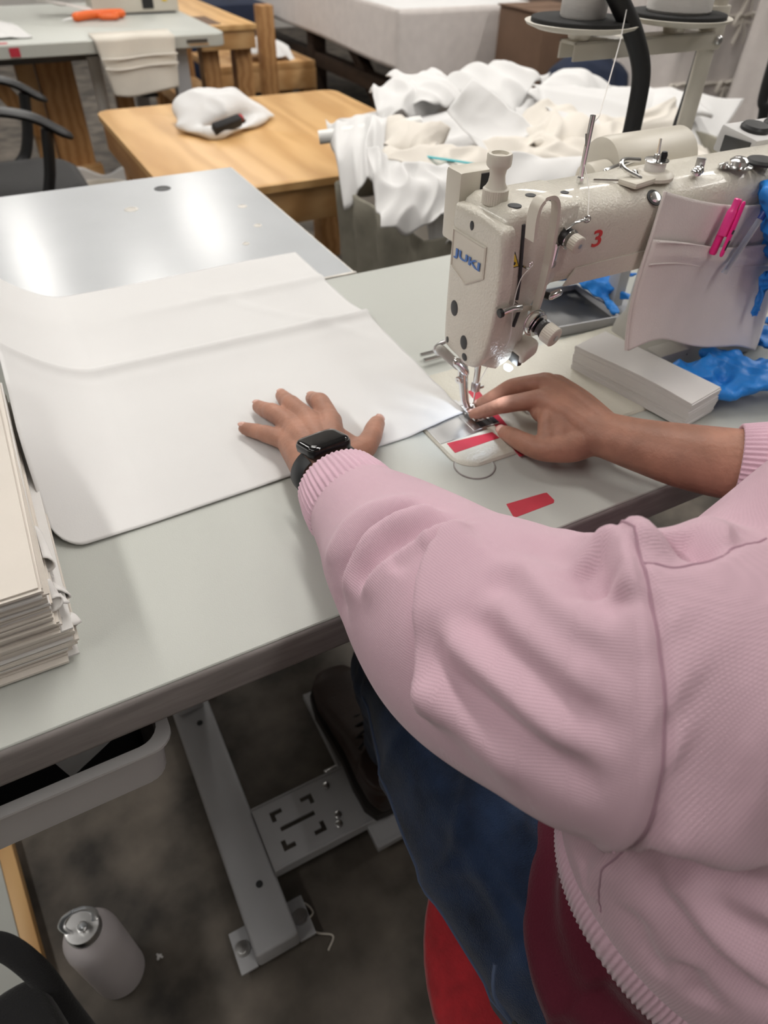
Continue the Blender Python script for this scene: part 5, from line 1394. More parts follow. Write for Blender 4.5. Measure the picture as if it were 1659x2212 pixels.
L_ARM = [((0.1945, 0.410, 0.827), 0.043, 0.039), ((0.196, 0.386, 0.829), 0.050, 0.044), ((0.199, 0.348, 0.834), 0.062, 0.051),
         ((0.198, 0.304, 0.842), 0.070, 0.062), ((0.201, 0.255, 0.844), 0.080, 0.078), ((0.206, 0.215, 0.853), 0.086, 0.082),
         ((0.219, 0.168, 0.872), 0.088, 0.080), ((0.240, 0.122, 0.897), 0.090, 0.088), ((0.31, 0.100, 0.890), 0.085, 0.085)]
R_ARM = [((0.556, 0.268, 0.833), 0.042, 0.040), ((0.575, 0.250, 0.838), 0.055, 0.05), ((0.62, 0.20, 0.845), 0.07, 0.068),
         ((0.645, 0.15, 0.855), 0.08, 0.08), ((0.63, 0.115, 0.885), 0.085, 0.088), ((0.57, 0.10, 0.91), 0.09, 0.095)]
TORSO = [(0.396, 0.052, 0.700, 0.174, 0.130), (0.397, 0.053, 0.712, 0.188, 0.141), (0.399, 0.056, 0.76, 0.195, 0.144),
         (0.402, 0.068, 0.82, 0.194, 0.142), (0.412, 0.084, 0.89, 0.172, 0.125), (0.425, 0.094, 0.935, 0.145, 0.105),
         (0.440, 0.106, 0.972, 0.105, 0.085), (0.450, 0.118, 1.000, 0.075, 0.068)]

person = None


def build_person():
    global person
    # ---- bare body: trunk, head, arms and hands as one mesh
    mb = MB()
    torso_loft(mb, [(x, y, z, a * 0.84, b * 0.84) for x, y, z, a, b in
                    [(0.37, 0.04, 0.50, 0.17, 0.12), (0.375, 0.04, 0.58, 0.17, 0.13)] + TORSO[:6]], 32)
    mb.tube([(0.445, 0.112, 0.97), (0.458, 0.128, 1.04), (0.468, 0.155, 1.09)], [0.062, 0.056, 0.056], 20, True, True)
    for rows in (L_ARM, R_ARM):
        mb.tube([r[0] for r in rows], [min(r[1], r[2]) * 0.72 for r in rows], 16, True, True)
    for x0, x1 in ((0.285, 0.268), (0.47, 0.505)):
        mb.tube([(x0, 0.06, 0.54), (x1, 0.385, 0.545)], [0.068, 0.046], 16, True, True)
        mb.tube([(x1, 0.395, 0.54), (x1 + 0.036, 0.465, 0.20)], [0.045, 0.03], 16, True, True)
    # head: skull, face, jaw, nose, brow, ears; turned down towards the needle
    hc = np.array((0.478, 0.172, 1.148)); fw = nrm((-0.05, 0.86, -0.5)); rt = nrm(np.cross(fw, (0, 0, 1))); upv = np.cross(rt, fw)
    def H(a, b, c): return hc + rt * a + fw * b + upv * c
    mb.tube([H(0, -0.025, 0.02), H(0, 0.02, 0.02)], [0.083, 0.076], 28, True, True)
    mb.tube([H(0, 0.03, -0.02), H(0, 0.052, -0.085)], [0.064, 0.036], 24, True, True)
    mb.tube([H(0, 0.088, 0.0), H(0, 0.108, -0.032)], [0.008, 0.013], 12, True, True)
    mb.tube([H(-0.04, 0.074, 0.022), H(0, 0.086, 0.02), H(0.04, 0.074, 0.022)], 0.012, 10, True, True)
    mb.tube([H(-0.018, 0.078, -0.064), H(0, 0.086, -0.064), H(0.018, 0.078, -0.064)], 0.008, 10, True, True)
    for s in (-1, 1):
        mb.tube([H(s * 0.078, -0.005, 0.015), H(s * 0.078, -0.002, -0.028)], [0.014, 0.009], 10, True, True, flat=0.5)
        mb.tube([H(s * 0.030, 0.070, 0.004), H(s * 0.034, 0.070, 0.004)], 0.014, 10, True, True)
    Vb, Fb = remesh(mb, 0.006, 5)
    # ---- left hand, spread flat on the cloth
    hl = MB()
    S = 0.784
    fin = {'pinky': [((0.1600, 0.6060, S + .0068), .0062), ((0.1690, 0.5915, S + .0095), .0072), ((0.1755, 0.5750, S + .0140), .0080), ((0.1885, 0.5490, S + .018), .0092)],
           'ring': [((0.1880, 0.6390, S + .0072), .0066), ((0.1905, 0.6220, S + .0120), .0077), ((0.1938, 0.6030, S + .0185), .0086), ((0.2005, 0.5610, S + .024), .0102)],
           'middle': [((0.2200, 0.6480, S + .0074), .0068), ((0.2178, 0.6270, S + .0135), .0079), ((0.2160, 0.6040, S + .0210), .0089), ((0.2165, 0.5620, S + .028), .0106)],
           'index': [((0.2492, 0.6275, S + .0074), .0070), ((0.2470, 0.6100, S + .0150), .0081), ((0.2445, 0.5905, S + .0235), .0091), ((0.2365, 0.5500, S + .028), .0108)]}
    fin = {k: [(q, r * 1.17) for q, r in c] for k, c in fin.items()}
    for k, c in fin.items():
        pts = catmull([q[0] for q in c], 6); rr = catmull([(q[1], 0, 0) for q in c], 6)[:, 0]
        # knuckle swellings
        u = np.linspace(0, 1, len(rr)); rr = rr * (1 + 0.06 * np.exp(-((u - 0.62) / 0.07) ** 2) + 0.04 * np.exp(-((u - 0.33) / 0.05) ** 2) - 0.04 * np.exp(-((u - 0.48) / 0.06) ** 2))
        hl.tube(pts, rr, 18, True, True)
        m = np.array(c[-1][0]); w = np.array((0.199, 0.488, 0.815))
        off = {'pinky': -0.016, 'ring': -0.006, 'middle': 0.004, 'index': 0.012}[k]
        w2 = w + np.array((off, 0, -0.002 * abs(off) / 0.01))
        hl.tube(catmull([m, (m + w2) / 2 + (0, 0, 0.004), w2], 5), np.linspace(c[-1][1] * 1.08, 0.0145, 11), 16, True, True)
        hl.tube(catmull([m - (0, 0, 0.008), (m + w2) / 2 - (0, 0, 0.006), w2 - (0, 0, 0.006)], 5), np.linspace(c[-1][1], 0.014, 11), 14, True, True)
    th = [((0.2930, 0.5485, S + .0088), .0090), ((0.2815, 0.5345, S + .0120), .0106), ((0.2690, 0.5190, S + .0140), .0114), ((0.2500, 0.5030, S + .0165), .0132), ((0.2130, 0.4890, S + .024), .0155)]
    pts = catmull([q[0] for q in th], 6); rr = catmull([(q[1], 0, 0) for q in th], 6)[:, 0]
    hl.tube(pts, rr, 18, True, True)
    # web between thumb and index
    hl.tube([(0.248, 0.512, S + .016), (0.236, 0.540, S + .020)], [0.0095, 0.0095], 14, True, True)
    hl.tube([(0.232, 0.505, S + .020), (0.228, 0.535, S + .022)], [0.013, 0.012], 14, True, True)
    # wrist and forearm
    fa = [((0.2015, 0.512, S + .026), .028, .0165), ((0.2000, 0.492, S + .031), .0275, .019), ((0.1975, 0.468, S + .036), .0285, .0215), ((0.1965, 0.435, S + .041), .031, .026),
          ((0.196, 0.390, S + .045), .035, .030), ((0.198, 0.33, S + .05), .037, .033)]
    arm_loft(hl, fa, 28)
    Vl, Fl = remesh(hl, 0.0016, 9, 0.5)
    # ---- right hand guiding the cloth under the presser foot, thumb towards the viewer
    hr = MB()
    rf = {'index': [((0.3995, 0.5165, S + .0075), .0066), ((0.4055, 0.5010, S + .0200), .0078), ((0.4140, 0.4805, S + .0375), .0090), ((0.4440, 0.4600, S + .048), .0112)],
          'middle': [((0.4165, 0.5300, S + .0075), .0068), ((0.4255, 0.5180, S + .0220), .0080), ((0.4380, 0.5030, S + .0400), .0092), ((0.4600, 0.4770, S + .054), .0112)],
          'ring': [((0.4370, 0.5320, S + .0075), .0068), ((0.4470, 0.5200, S + .0190), .0078), ((0.4590, 0.5050, S + .0340), .0088), ((0.4780, 0.4800, S + .046), .0106)],
          'pinky': [((0.4640, 0.5210, S + .0070), .0060), ((0.4720, 0.5100, S + .0150), .0070), ((0.4820, 0.4970, S + .0250), .0078), ((0.4930, 0.4740, S + .034), .0096)]}
    wr = np.array((0.4700, 0.3920, S + .038))
    for k, c in rf.items():
        pts = catmull([q[0] for q in c], 6); rr = catmull([(q[1], 0, 0) for q in c], 6)[:, 0]
        u = np.linspace(0, 1, len(rr)); rr = rr * (1 + 0.06 * np.exp(-((u - 0.64) / 0.07) ** 2) + 0.03 * np.exp(-((u - 0.33) / 0.05) ** 2))
        hr.tube(pts, rr, 18, True, True)
        m = np.array(c[-1][0])
        off = {'index': (-0.010, -0.004, 0.002), 'middle': (0.0, 0, 0.006), 'ring': (0.008, 0.006, 0.002), 'pinky': (0.014, 0.010, -0.006)}[k]
        w2 = wr + np.array(off)
        hr.tube(catmull([m, (m + w2) / 2 + (0, 0, 0.003), w2], 5), np.linspace(c[-1][1] * 1.06, 0.0165, 11), 16, True, True)
        hr.tube(catmull([m - (0.004, 0.004, 0.012), (m + w2) / 2 - (0.002, 0, 0.010), w2 - (0, 0, 0.006)], 5), np.linspace(c[-1][1], 0.0165, 11), 14, True, True)
    th = [((0.4065, 0.4690, S + .0110), .0078), ((0.4060, 0.4540, S + .0155), .0096), ((0.4065, 0.4370, S + .0190), .0108), ((0.4140, 0.4150, S + .0220), .0125), ((0.4380, 0.4000, S + .0270), .0165), ((0.4600, 0.3960, S + .0330), .0175)]
    pts = catmull([q[0] for q in th], 6); rr = catmull([(q[1], 0, 0) for q in th], 6)[:, 0]
    hr.tube(pts, rr, 18, True, True)
    hr.tube([(0.425, 0.418, S + .028), (0.440, 0.440, S + .038)], [0.013, 0.0125], 14, True, True)
    hr.tube([(0.437, 0.412, S + .030), (0.450, 0.436, S + .042)], [0.016, 0.015], 14, True, True)
    fr = [((0.4640, 0.400, S + .037), .0265, .0215), ((0.4715, 0.386, S + .039), .0255, .0225), ((0.4850, 0.358, S + .042), .0275, .0255), ((0.5100, 0.318, S + .046), .033, .031),
          ((0.545, 0.280, S + .049), .036, .034), ((0.585, 0.24, S + .054), .038, .036)]
    arm_loft(hr, fr, 28)
    Vr, Fr = remesh(hr, 0.0016, 9, 0.5)
    allv = np.concatenate([Vb, Vl, Vr])
    n1, n2 = len(Vb), len(Vb) + len(Vl)
    allf = list(Fb) + [tuple(i + n1 for i in f) for f in Fl] + [tuple(i + n2 for i in f) for f in Fr]
    person = mesh_obj('person', allv, allf, M['skin'], None, PB, 180)
    tag(person, 'person in pink sweatshirt and jeans seated at the sewing machine, hands on white cloth', 'person')
    # fingernails
    def nail(tip, prev, r, w, flip=None):
        tip = np.array(tip); d = nrm(tip - np.array(prev)); n_ = np.array((0, 0, 1.0)) if flip is None else np.array(flip)
        n_ = nrm(n_ - d * (n_ @ d)); x_ = np.cross(d, n_)
        c_ = tip + d * r * 0.25 + n_ * r * 0.80
        g_ = np.linspace(0, 2 * PI, 20, endpoint=False)
        R_ = [c_ + np.outer(np.cos(g_) * w * k_, x_) + np.outer(np.sin(g_) * w * 1.25 * k_, d) + np.outer(h_ - 0.22 * w * (np.cos(g_) * k_) ** 2 - 0.12 * w * (np.sin(g_) * k_) ** 2, n_) for k_, h_ in ((1.0, 0.0), (1.0, 0.0006), (0.7, 0.0011), (0.2, 0.0013))]
        MB().loft(R_).build('fingernail', M['nail'], person, None, 180)
    for k, c in fin.items():
        nail(c[0][0], c[1][0], c[0][1], c[0][1] * 0.62)
    nail((0.2930, 0.5485, S + .0088), (0.2815, 0.5345, S + .0120), .0090, .0056, (0.3, -0.3, 0.9))
    nail(rf['index'][0][0], rf['index'][1][0], .0066, .0042)
    nail(rf['middle'][0][0], rf['middle'][1][0], .0068, .0042)
    nail((0.4065, 0.4690, S + .0110), (0.4060, 0.4540, S + .0155), .0078, .0052, (-0.6, 0.0, 0.8))
    # eyes and eyebrows
    for s in (-1, 1):
        ey = MB().lathe([(0.0001, -0.0105), (0.0074, -0.0074), (0.0105, 0.0), (0.0074, 0.0074), (0.0001, 0.0105)], H(s * 0.031, 0.0765, 0.004), fw, 20).build('eye', M['white_enamel'], person, None, 180)
        MB().lathe([(0.0050, 0), (0.0040, 0.0010), (0.0001, 0.0014)], H(s * 0.031, 0.0765, 0.002) + fw * 0.0094, fw, 16).build('iris', M['hole'], ey, None, 180)
        MB().tube([H(s * 0.014, 0.094, 0.026), H(s * 0.030, 0.090, 0.031), H(s * 0.046, 0.080, 0.027)], [0.003, 0.0034, 0.002], 8, True, True).build('eyebrow', M['hair'], person, None, 180)
    # hair
    hb = MB()
    hb.tube([H(0, -0.03, 0.03), H(0, 0.012, 0.042)], [0.090, 0.078], 28, True, True)
    hb.tube([H(0, -0.06, -0.02), H(0, -0.065, -0.06)], [0.07, 0.05], 24, True, True)
    hb.tube([H(0, -0.12, 0.05), H(0, -0.14, 0.055)], [0.036, 0.032], 20, True, True)
    V, F = remesh(hb, 0.006, 4)
    mesh_obj('hair', V, F, M['hair'], person, None, 180)


build_person()


# ---- sweatshirt
def build_sweatshirt():
    mb = MB()
    torso_loft(mb, TORSO, 72)
    CL = arm_loft(mb, L_ARM)
    CR = arm_loft(mb, R_ARM)
    V, F = remesh(mb, 0.0027, 18, 0.5)
    N = vnormals(V, F)
    # seam plane of the dropped left shoulder
    sc = np.array((0.1963, 0.0882, 0.9654)); sn = nrm((0.8737, -0.4865, -0.0039))
    d = (V - sc) @ sn
    near = (np.linalg.norm(V - np.array((0.235, 0.115, 0.91)), axis=1) < 0.15) & (V[:, 2] > 0.855)
    D = folds(V, N, SWEAT_FOLDS)
    V = laplace(V + N * D[:, None], F, 3, 0.5)
    D = np.where(near, -0.0030 * np.exp(-(d / 0.0030) ** 2) + 0.0020 * np.exp(-((d + 0.008) / 0.005) ** 2), 0)
    V = V + N * D[:, None]
    o = mesh_obj('sweatshirt', V, F, M['pink_knit'], person, None, 180)
    o['label'] = 'pale pink knitted sweatshirt'
    # stitched seams; their darker pink paints the shade of the grooves
    bvh = BVHTree.FromPolygons([tuple(v) for v in V], F)
    e1 = nrm(np.cross(sn, (0, 0, 1))); e2 = np.cross(e1, sn)
    axc = np.array((0.245, 0.115, 0.905)); axc = axc - sn * ((axc - sc) @ sn)
    P = []
    for a in np.linspace(math.radians(-75), math.radians(255), 120):
        w = e1 * math.cos(a) + e2 * math.sin(a)
        h = bvh.ray_cast(Vector(axc + w * 0.16), Vector(-w), 0.16)
        if h[0] is not None and h[0].z > 0.862:
            P.append(np.array(h[0]) + np.array(h[1]) * 0.0001)
    if len(P) > 8:
        k = int(np.argmax([np.linalg.norm(P[i] - P[i - 1]) for i in range(len(P))]))
        P = np.array(P[k:] + P[:k])
        MB().tube(P, 0.0008, 6).build('shoulder_seam', M['pink_seam'], o)
    for pts, amp, wid, mode in SWEAT_FOLDS:
        if mode == 'g' and amp < 0:
            Q = []
            for q in catmull(pts, 12):
                h = bvh.find_nearest(Vector(q))
                Q.append(np.array(h[0]) + np.array(h[1]) * 0.0001)
            MB().tube(np.array(Q), 0.0007, 6).build('stitched_seam', M['pink_seam'], o)
    # cloth coordinates for the knit
    uv = np.zeros((len(V), 3))
    tx = V[:, 0] - 0.40; ty = V[:, 1] - 0.07
    ang = np.arctan2(tx, -ty)
    uv[:, 0] = ang * 0.165; uv[:, 1] = V[:, 2]
    for C, side in ((CL, 1), (CR, -1)):
        best = np.full(len(V), 1e9); s = np.zeros(len(V)); a = np.zeros(len(V))
        T = np.gradient(C, axis=0); L = np.concatenate([[0], np.cumsum(np.linalg.norm(np.diff(C, axis=0), axis=1))])
        for i in range(len(C)):
            w = V - C[i]; t = nrm(T[i]); x = nrm(np.cross(t, (0, 0, 1))); y = np.cross(x, t)
            al = np.abs(w @ t)
            m = al < best
            best[m] = al[m]; s[m] = L[i] + (w[m] @ t); a[m] = np.arctan2(w[m] @ x, -(w[m] @ y))
        if side == 1:
            sel = (d < 0) & (V[:, 0] < 0.33) & ((V[:, 2] > 0.855) | (V[:, 1] > 0.16))
        else:
            sel = V[:, 0] > 0.585
        uv[sel, 0] = a[sel] * 0.085; uv[sel, 1] = s[sel]
    at = o.data.attributes.new('cloth_uv', 'FLOAT_VECTOR', 'POINT')
    at.data.foreach_set('vector', uv.astype(np.float32).ravel())
    return o


SWEAT_FOLDS = [
    ([(0.1322, 0.3258, 0.8444), (0.1392, 0.3252, 0.8668), (0.1566, 0.3307, 0.883), (0.1724, 0.328, 0.8925), (0.1887, 0.3192, 0.8998), (0.2004, 0.3033, 0.9056)], 0.005, 0.01, 'r'),
    ([(0.1286, 0.3012, 0.8504), (0.1393, 0.3014, 0.8769), (0.1573, 0.3079, 0.8921), (0.1705, 0.3065, 0.8993), (0.1848, 0.3043, 0.904), (0.2007, 0.2976, 0.9073)], -0.0095, 0.008, 'r'),
    ([(0.1261, 0.286, 0.8472), (0.1331, 0.2866, 0.8719), (0.1475, 0.2951, 0.8882), (0.1623, 0.3035, 0.8964), (0.1772, 0.302, 0.9029), (0.1978, 0.2948, 0.9082), (0.2093, 0.2759, 0.9145)], 0.0095, 0.014, 's'),
    ([(0.1261, 0.2802, 0.8536), (0.134, 0.2811, 0.8756), (0.1478, 0.2872, 0.8908), (0.1618, 0.2936, 0.899), (0.1762, 0.2936, 0.9051), (0.1963, 0.2874, 0.9105)], 0.004, 0.01, 'r'),
    ([(0.1308, 0.2747, 0.8718), (0.1434, 0.278, 0.8893), (0.1633, 0.2788, 0.9043), (0.1795, 0.2759, 0.9118), (0.195, 0.2716, 0.9165), (0.206, 0.2582, 0.9239)], -0.008, 0.008, 'r'),
    ([(0.1308, 0.2675, 0.8745), (0.1437, 0.2679, 0.8931), (0.1636, 0.2669, 0.9089), (0.1838, 0.2645, 0.9181), (0.1986, 0.2605, 0.9227), (0.211, 0.25, 0.9271)], 0.0085, 0.014, 's'),
    ([(0.1499, 0.2555, 0.9044), (0.1638, 0.2568, 0.9138), (0.1753, 0.2564, 0.9194)], -0.0048, 0.01, 'r'),
    ([(0.1285, 0.3039, 0.8424), (0.1274, 0.2867, 0.856), (0.1347, 0.2753, 0.8787)], -0.0048, 0.012, 'r'),
    ([(0.128, 0.1695, 0.8707), (0.1285, 0.1763, 0.8807), (0.1332, 0.1902, 0.8961), (0.1428, 0.2097, 0.9092), (0.1517, 0.2245, 0.9153), (0.1613, 0.2357, 0.9195), (0.175, 0.2452, 0.9235), (0.1923, 0.2512, 0.926), (0.2075, 0.2502, 0.9272)], 0.0136, 0.022, 's'),
    ([(0.1473, 0.2103, 0.9137), (0.1424, 0.1898, 0.91), (0.1412, 0.1742, 0.9084), (0.1429, 0.1471, 0.9143), (0.146, 0.1226, 0.9186), (0.1567, 0.0925, 0.9209), (0.1688, 0.0722, 0.9185)], -0.0104, 0.011, 'r'),
    ([(0.1345, 0.1854, 0.8982), (0.1351, 0.1608, 0.8943), (0.1385, 0.1324, 0.897), (0.1475, 0.1029, 0.9058)], 0.0056, 0.014, 'r'),
    ([(0.152, 0.1991, 0.9193), (0.1495, 0.1711, 0.9199), (0.1505, 0.1402, 0.93), (0.1549, 0.1128, 0.9328), (0.1645, 0.087, 0.9321)], 0.0072, 0.012, 'r'),
    ([(0.1658, 0.2025, 0.9287), (0.1624, 0.1791, 0.9316), (0.1599, 0.1565, 0.9395), (0.1613, 0.1293, 0.9455), (0.1664, 0.1043, 0.9462), (0.1786, 0.0802, 0.9466)], -0.0093, 0.012, 'r'),
    ([(0.1758, 0.1995, 0.9346), (0.1692, 0.1622, 0.9468), (0.1696, 0.1304, 0.954), (0.1764, 0.1025, 0.9559)], 0.0064, 0.013, 'r'),
    ([(0.1895, 0.2105, 0.9368), (0.1839, 0.186, 0.9441), (0.1775, 0.1577, 0.9555), (0.1787, 0.124, 0.9621), (0.1897, 0.0964, 0.9661)], -0.0072, 0.013, 'r'),
    ([(0.2348, 0.2221, 0.9333), (0.2128, 0.1854, 0.9569), (0.2023, 0.1567, 0.9697), (0.2025, 0.1417, 0.9744), (0.2043, 0.1225, 0.9784)], -0.0104, 0.014, 'r'),
    ([(0.2117, 0.2139, 0.939), (0.1964, 0.1802, 0.9549), (0.191, 0.15, 0.9666), (0.194, 0.1214, 0.9718)], 0.0056, 0.016, 'r'),
    ([(0.2209, 0.1762, 0.9652), (0.2097, 0.1578, 0.972), (0.2051, 0.1463, 0.9743)], -0.0096, 0.012, 'r'),
    ([(0.2535, 0.1803, 0.9613), (0.23, 0.1589, 0.9769), (0.2157, 0.1454, 0.9794), (0.2051, 0.1369, 0.9763)], 0.011, 0.015, 'r'),
    ([(0.2359, 0.1774, 0.9681), (0.2222, 0.1619, 0.9743), (0.2115, 0.1496, 0.9757), (0.2019, 0.1425, 0.9739)], -0.009, 0.008, 'r'),
    ([(0.26, 0.1662, 0.9707), (0.2496, 0.1558, 0.9775), (0.2355, 0.1465, 0.9806)], 0.0096, 0.012, 'r'),
    ([(0.2683, 0.1608, 0.9718), (0.265, 0.1496, 0.9778), (0.2627, 0.1308, 0.9833)], -0.0192, 0.012, 'r'),
    ([(0.3383, 0.1866, 0.9289), (0.2931, 0.1515, 0.9689), (0.294, 0.1388, 0.9743)], 0.008, 0.016, 'r'),
    ([(0.2273, 0.1436, 0.9781), (0.2373, 0.1346, 0.9836), (0.2514, 0.131, 0.9842), (0.2624, 0.1297, 0.9835), (0.2817, 0.1328, 0.9794), (0.3151, 0.1343, 0.9694)], -0.0026, 0.003, 'g'),
    ([(0.225, 0.1398, 0.9789), (0.235, 0.1314, 0.9838), (0.2495, 0.1276, 0.9847), (0.2603, 0.1261, 0.9842), (0.2777, 0.1284, 0.9812), (0.3065, 0.1292, 0.9737)], 0.0014, 0.005, 'g'),
    ([(0.1822, 0.0593, 0.8785), (0.2078, 0.0526, 0.8159), (0.2092, 0.0344, 0.8121), (0.2137, 0.0134, 0.8057), (0.2227, -0.0076, 0.8), (0.2347, -0.025, 0.7959), (0.2478, -0.0407, 0.7841)], -0.0096, 0.011, 'r'),
    ([(0.2113, 0.0549, 0.8282), (0.2132, 0.0349, 0.8254), (0.2185, 0.0107, 0.8179), (0.2273, -0.0074, 0.8148), (0.2419, -0.0303, 0.8024)], 0.0072, 0.013, 'r'),
    ([(0.1831, 0.0561, 0.8796), (0.2146, 0.0424, 0.8328), (0.2213, 0.023, 0.8362), (0.2313, 0.004, 0.8378), (0.2459, -0.0146, 0.8384)], -0.008, 0.011, 'r'),
    ([(0.2136, 0.0526, 0.8343), (0.2204, 0.0319, 0.8406), (0.2319, 0.0114, 0.8463), (0.2472, -0.0089, 0.8477)], 0.0064, 0.012, 'r'),
    ([(0.1825, 0.0574, 0.8803), (0.192, 0.0494, 0.877), (0.2202, 0.0428, 0.847), (0.2293, 0.0284, 0.8554), (0.2378, 0.0178, 0.8615), (0.2509, 0.0036, 0.8669)], -0.0096, 0.012, 'r'),
    ([(0.1799, 0.0601, 0.9065), (0.1921, 0.0471, 0.9026), (0.2113, 0.0366, 0.8901), (0.2391, 0.0264, 0.8713), (0.2533, 0.0105, 0.8768)], 0.008, 0.016, 'r'),
    ([(0.1722, 0.0637, 0.8747), (0.2048, 0.0735, 0.7988), (0.2046, 0.0725, 0.7669), (0.205, 0.068, 0.746), (0.2058, 0.064, 0.7344)], -0.0026, 0.003, 'g'),
    ([(0.17, 0.0689, 0.8713), (0.2049, 0.0785, 0.7716), (0.207, 0.0767, 0.7324)], 0.0064, 0.01, 'r'),
    ([(0.1622, 0.0764, 0.8807), (0.2061, 0.0869, 0.7729), (0.2072, 0.0834, 0.7403)], -0.0064, 0.01, 'r'),
    ([(0.204, 0.0516, 0.7809), (0.2055, 0.0329, 0.7585), (0.2092, 0.0143, 0.7504)], -0.0056, 0.01, 'r'),
    ([(0.2094, 0.0162, 0.7813), (0.2128, 0.0046, 0.7706), (0.2175, -0.0072, 0.7574)], -0.0064, 0.01, 'r'),
    ([(0.1996, 0.0862, 0.9656), (0.2077, 0.0701, 0.9603), (0.2247, 0.0544, 0.9552)], -0.0048, 0.022, 'r'),
    ([(0.189, 0.0698, 0.944), (0.201, 0.0544, 0.9387), (0.2208, 0.0414, 0.9346)], -0.0048, 0.02, 'r'),
    ([(0.2136, 0.1112, 0.9788), (0.2176, 0.0912, 0.9758), (0.2346, 0.0699, 0.9706)], -0.0025, 0.022, 'r'),
]
sweat = build_sweatshirt()


def rib_band(name, m, center_rows, nrib, depth, parent, p=2.0, n_per=6, horizontal=False, thick=0.003):
    """ribbed knit band: rows are (centre, axis, a, b)"""
    n = nrib * n_per
    g = np.linspace(0, 2 * PI, n, endpoint=False)
    w = depth * np.sign(np.cos(g * nrib)) * np.abs(np.cos(g * nrib)) ** 0.6
    rings = []
    for c, t, a, b in center_rows:
        t = nrm(t)
        if horizontal:
            x = np.array((1.0, 0, 0)); y = np.array((0, 1.0, 0))
        else:
            x = nrm(np.cross(t, (0, 0, 1))); y = np.cross(x, t)
        cc, ss = np.cos(g), np.sin(g)
        cc = np.sign(cc) * np.abs(cc) ** (2 / p); ss = np.sign(ss) * np.abs(ss) ** (2 / p)
        rings.append(np.asarray(c, float) + ((a + w) * cc)[:, None] * x + ((b + w) * ss)[:, None] * y)
    return MB().loft(rings, False, False).build(name, m, parent, None, 180)


def cuff(rows):
    c0, c1 = np.array(rows[0]), np.array(rows[1])
    t = nrm(c1 - c0)
    L = np.linalg.norm(c1 - c0)
    (a0, b0), (a1, b1) = rows[2], rows[3]
    R = []
    for s, e in ((0.10, -0.004), (0.02, -0.0012), (0.0, 0.0), (0.03, 0.0012), (0.5, 0.0022), (0.9, 0.0012), (1.0, -0.001)):
        R.append((c0 + t * L * s, t, a0 + (a1 - a0) * s + e, b0 + (b1 - b0) * s + e))
    return rib_band('cuff', M['pink_rib'], R, 52, 0.0007, sweat)


cuff(((0.1955, 0.441, 0.825), (0.1945, 0.396, 0.8275), (0.038, 0.034), (0.0455, 0.0405)))
cuff(((0.538, 0.288, 0.831), (0.566, 0.257, 0.835), (0.0395, 0.037), (0.046, 0.044)))
hr_ = []
for z, dx in ((0.672, -0.008), (0.666, -0.002), (0.668, 0.002), (0.686, 0.003), (0.702, 0.002), (0.712, -0.002)):
    hr_.append(((0.396, 0.051, z), (0, 0, 1), 0.182 + dx, 0.136 + dx))
rib_band('collar', M['pink_rib'], [((0.450, 0.118, 0.992), (0, 0, 1), 0.078, 0.071), ((0.451, 0.119, 1.004), (0, 0, 1), 0.074, 0.068), ((0.453, 0.121, 1.016), (0, 0, 1), 0.068, 0.063), ((0.453, 0.121, 1.017), (0, 0, 1), 0.064, 0.059)], 90, 0.0006, sweat, 2.0, 6, True)
rib_band('hem_band', M['pink_rib'], hr_, 230, 0.0006, sweat, 2.3, 8, True)


# ---- maroon shirt showing below the sweatshirt
def build_shirt():
    rows = [(0.372, 0.040, 0.545, 0.196, 0.160), (0.372, 0.040, 0.555, 0.199, 0.163), (0.375, 0.043, 0.60, 0.194, 0.158), (0.386, 0.047, 0.65, 0.176, 0.133), (0.394, 0.050, 0.71, 0.160, 0.115)]
    mb = MB(); torso_loft(mb, rows, 72)
    V, F = remesh(mb, 0.004, 6)
    N = vnormals(V, F)
    # soft diagonal drape creases running round the waist
    ang = np.arctan2(V[:, 1] - 0.04, V[:, 0] - 0.37)
    D = 0.0030 * np.sin((V[:, 2] * 1.0 + 0.045 * np.sin(ang * 1.7 + 0.5) + 0.006 * np.sin(ang * 7)) * 2 * PI / 0.041) * np.clip((V[:, 2] - 0.555) / 0.02, 0, 1) + 0.002 * np.sin(ang * 9 + V[:, 2] * 60)
    V = V + N * D[:, None]
    o = mesh_obj('shirt', V, F, M['maroon'], person, None, 180)
    o['label'] = 'maroon jersey shirt below the sweatshirt hem'
    bvh = BVHTree.FromPolygons([tuple(v) for v in V], F)
    Q = []
    for q in catmull([(0.2100, 0.0420, 0.600), (0.2135, 0.0350, 0.602), (0.2160, 0.0270, 0.600)], 6):
        h = bvh.find_nearest(Vector(q))
        Q.append(np.array(h[0]) + np.array(h[1]) * 0.0006)
    MB().tube(Q, 0.0005, 6).build('loose_thread', M['thread'], o)


build_shirt()


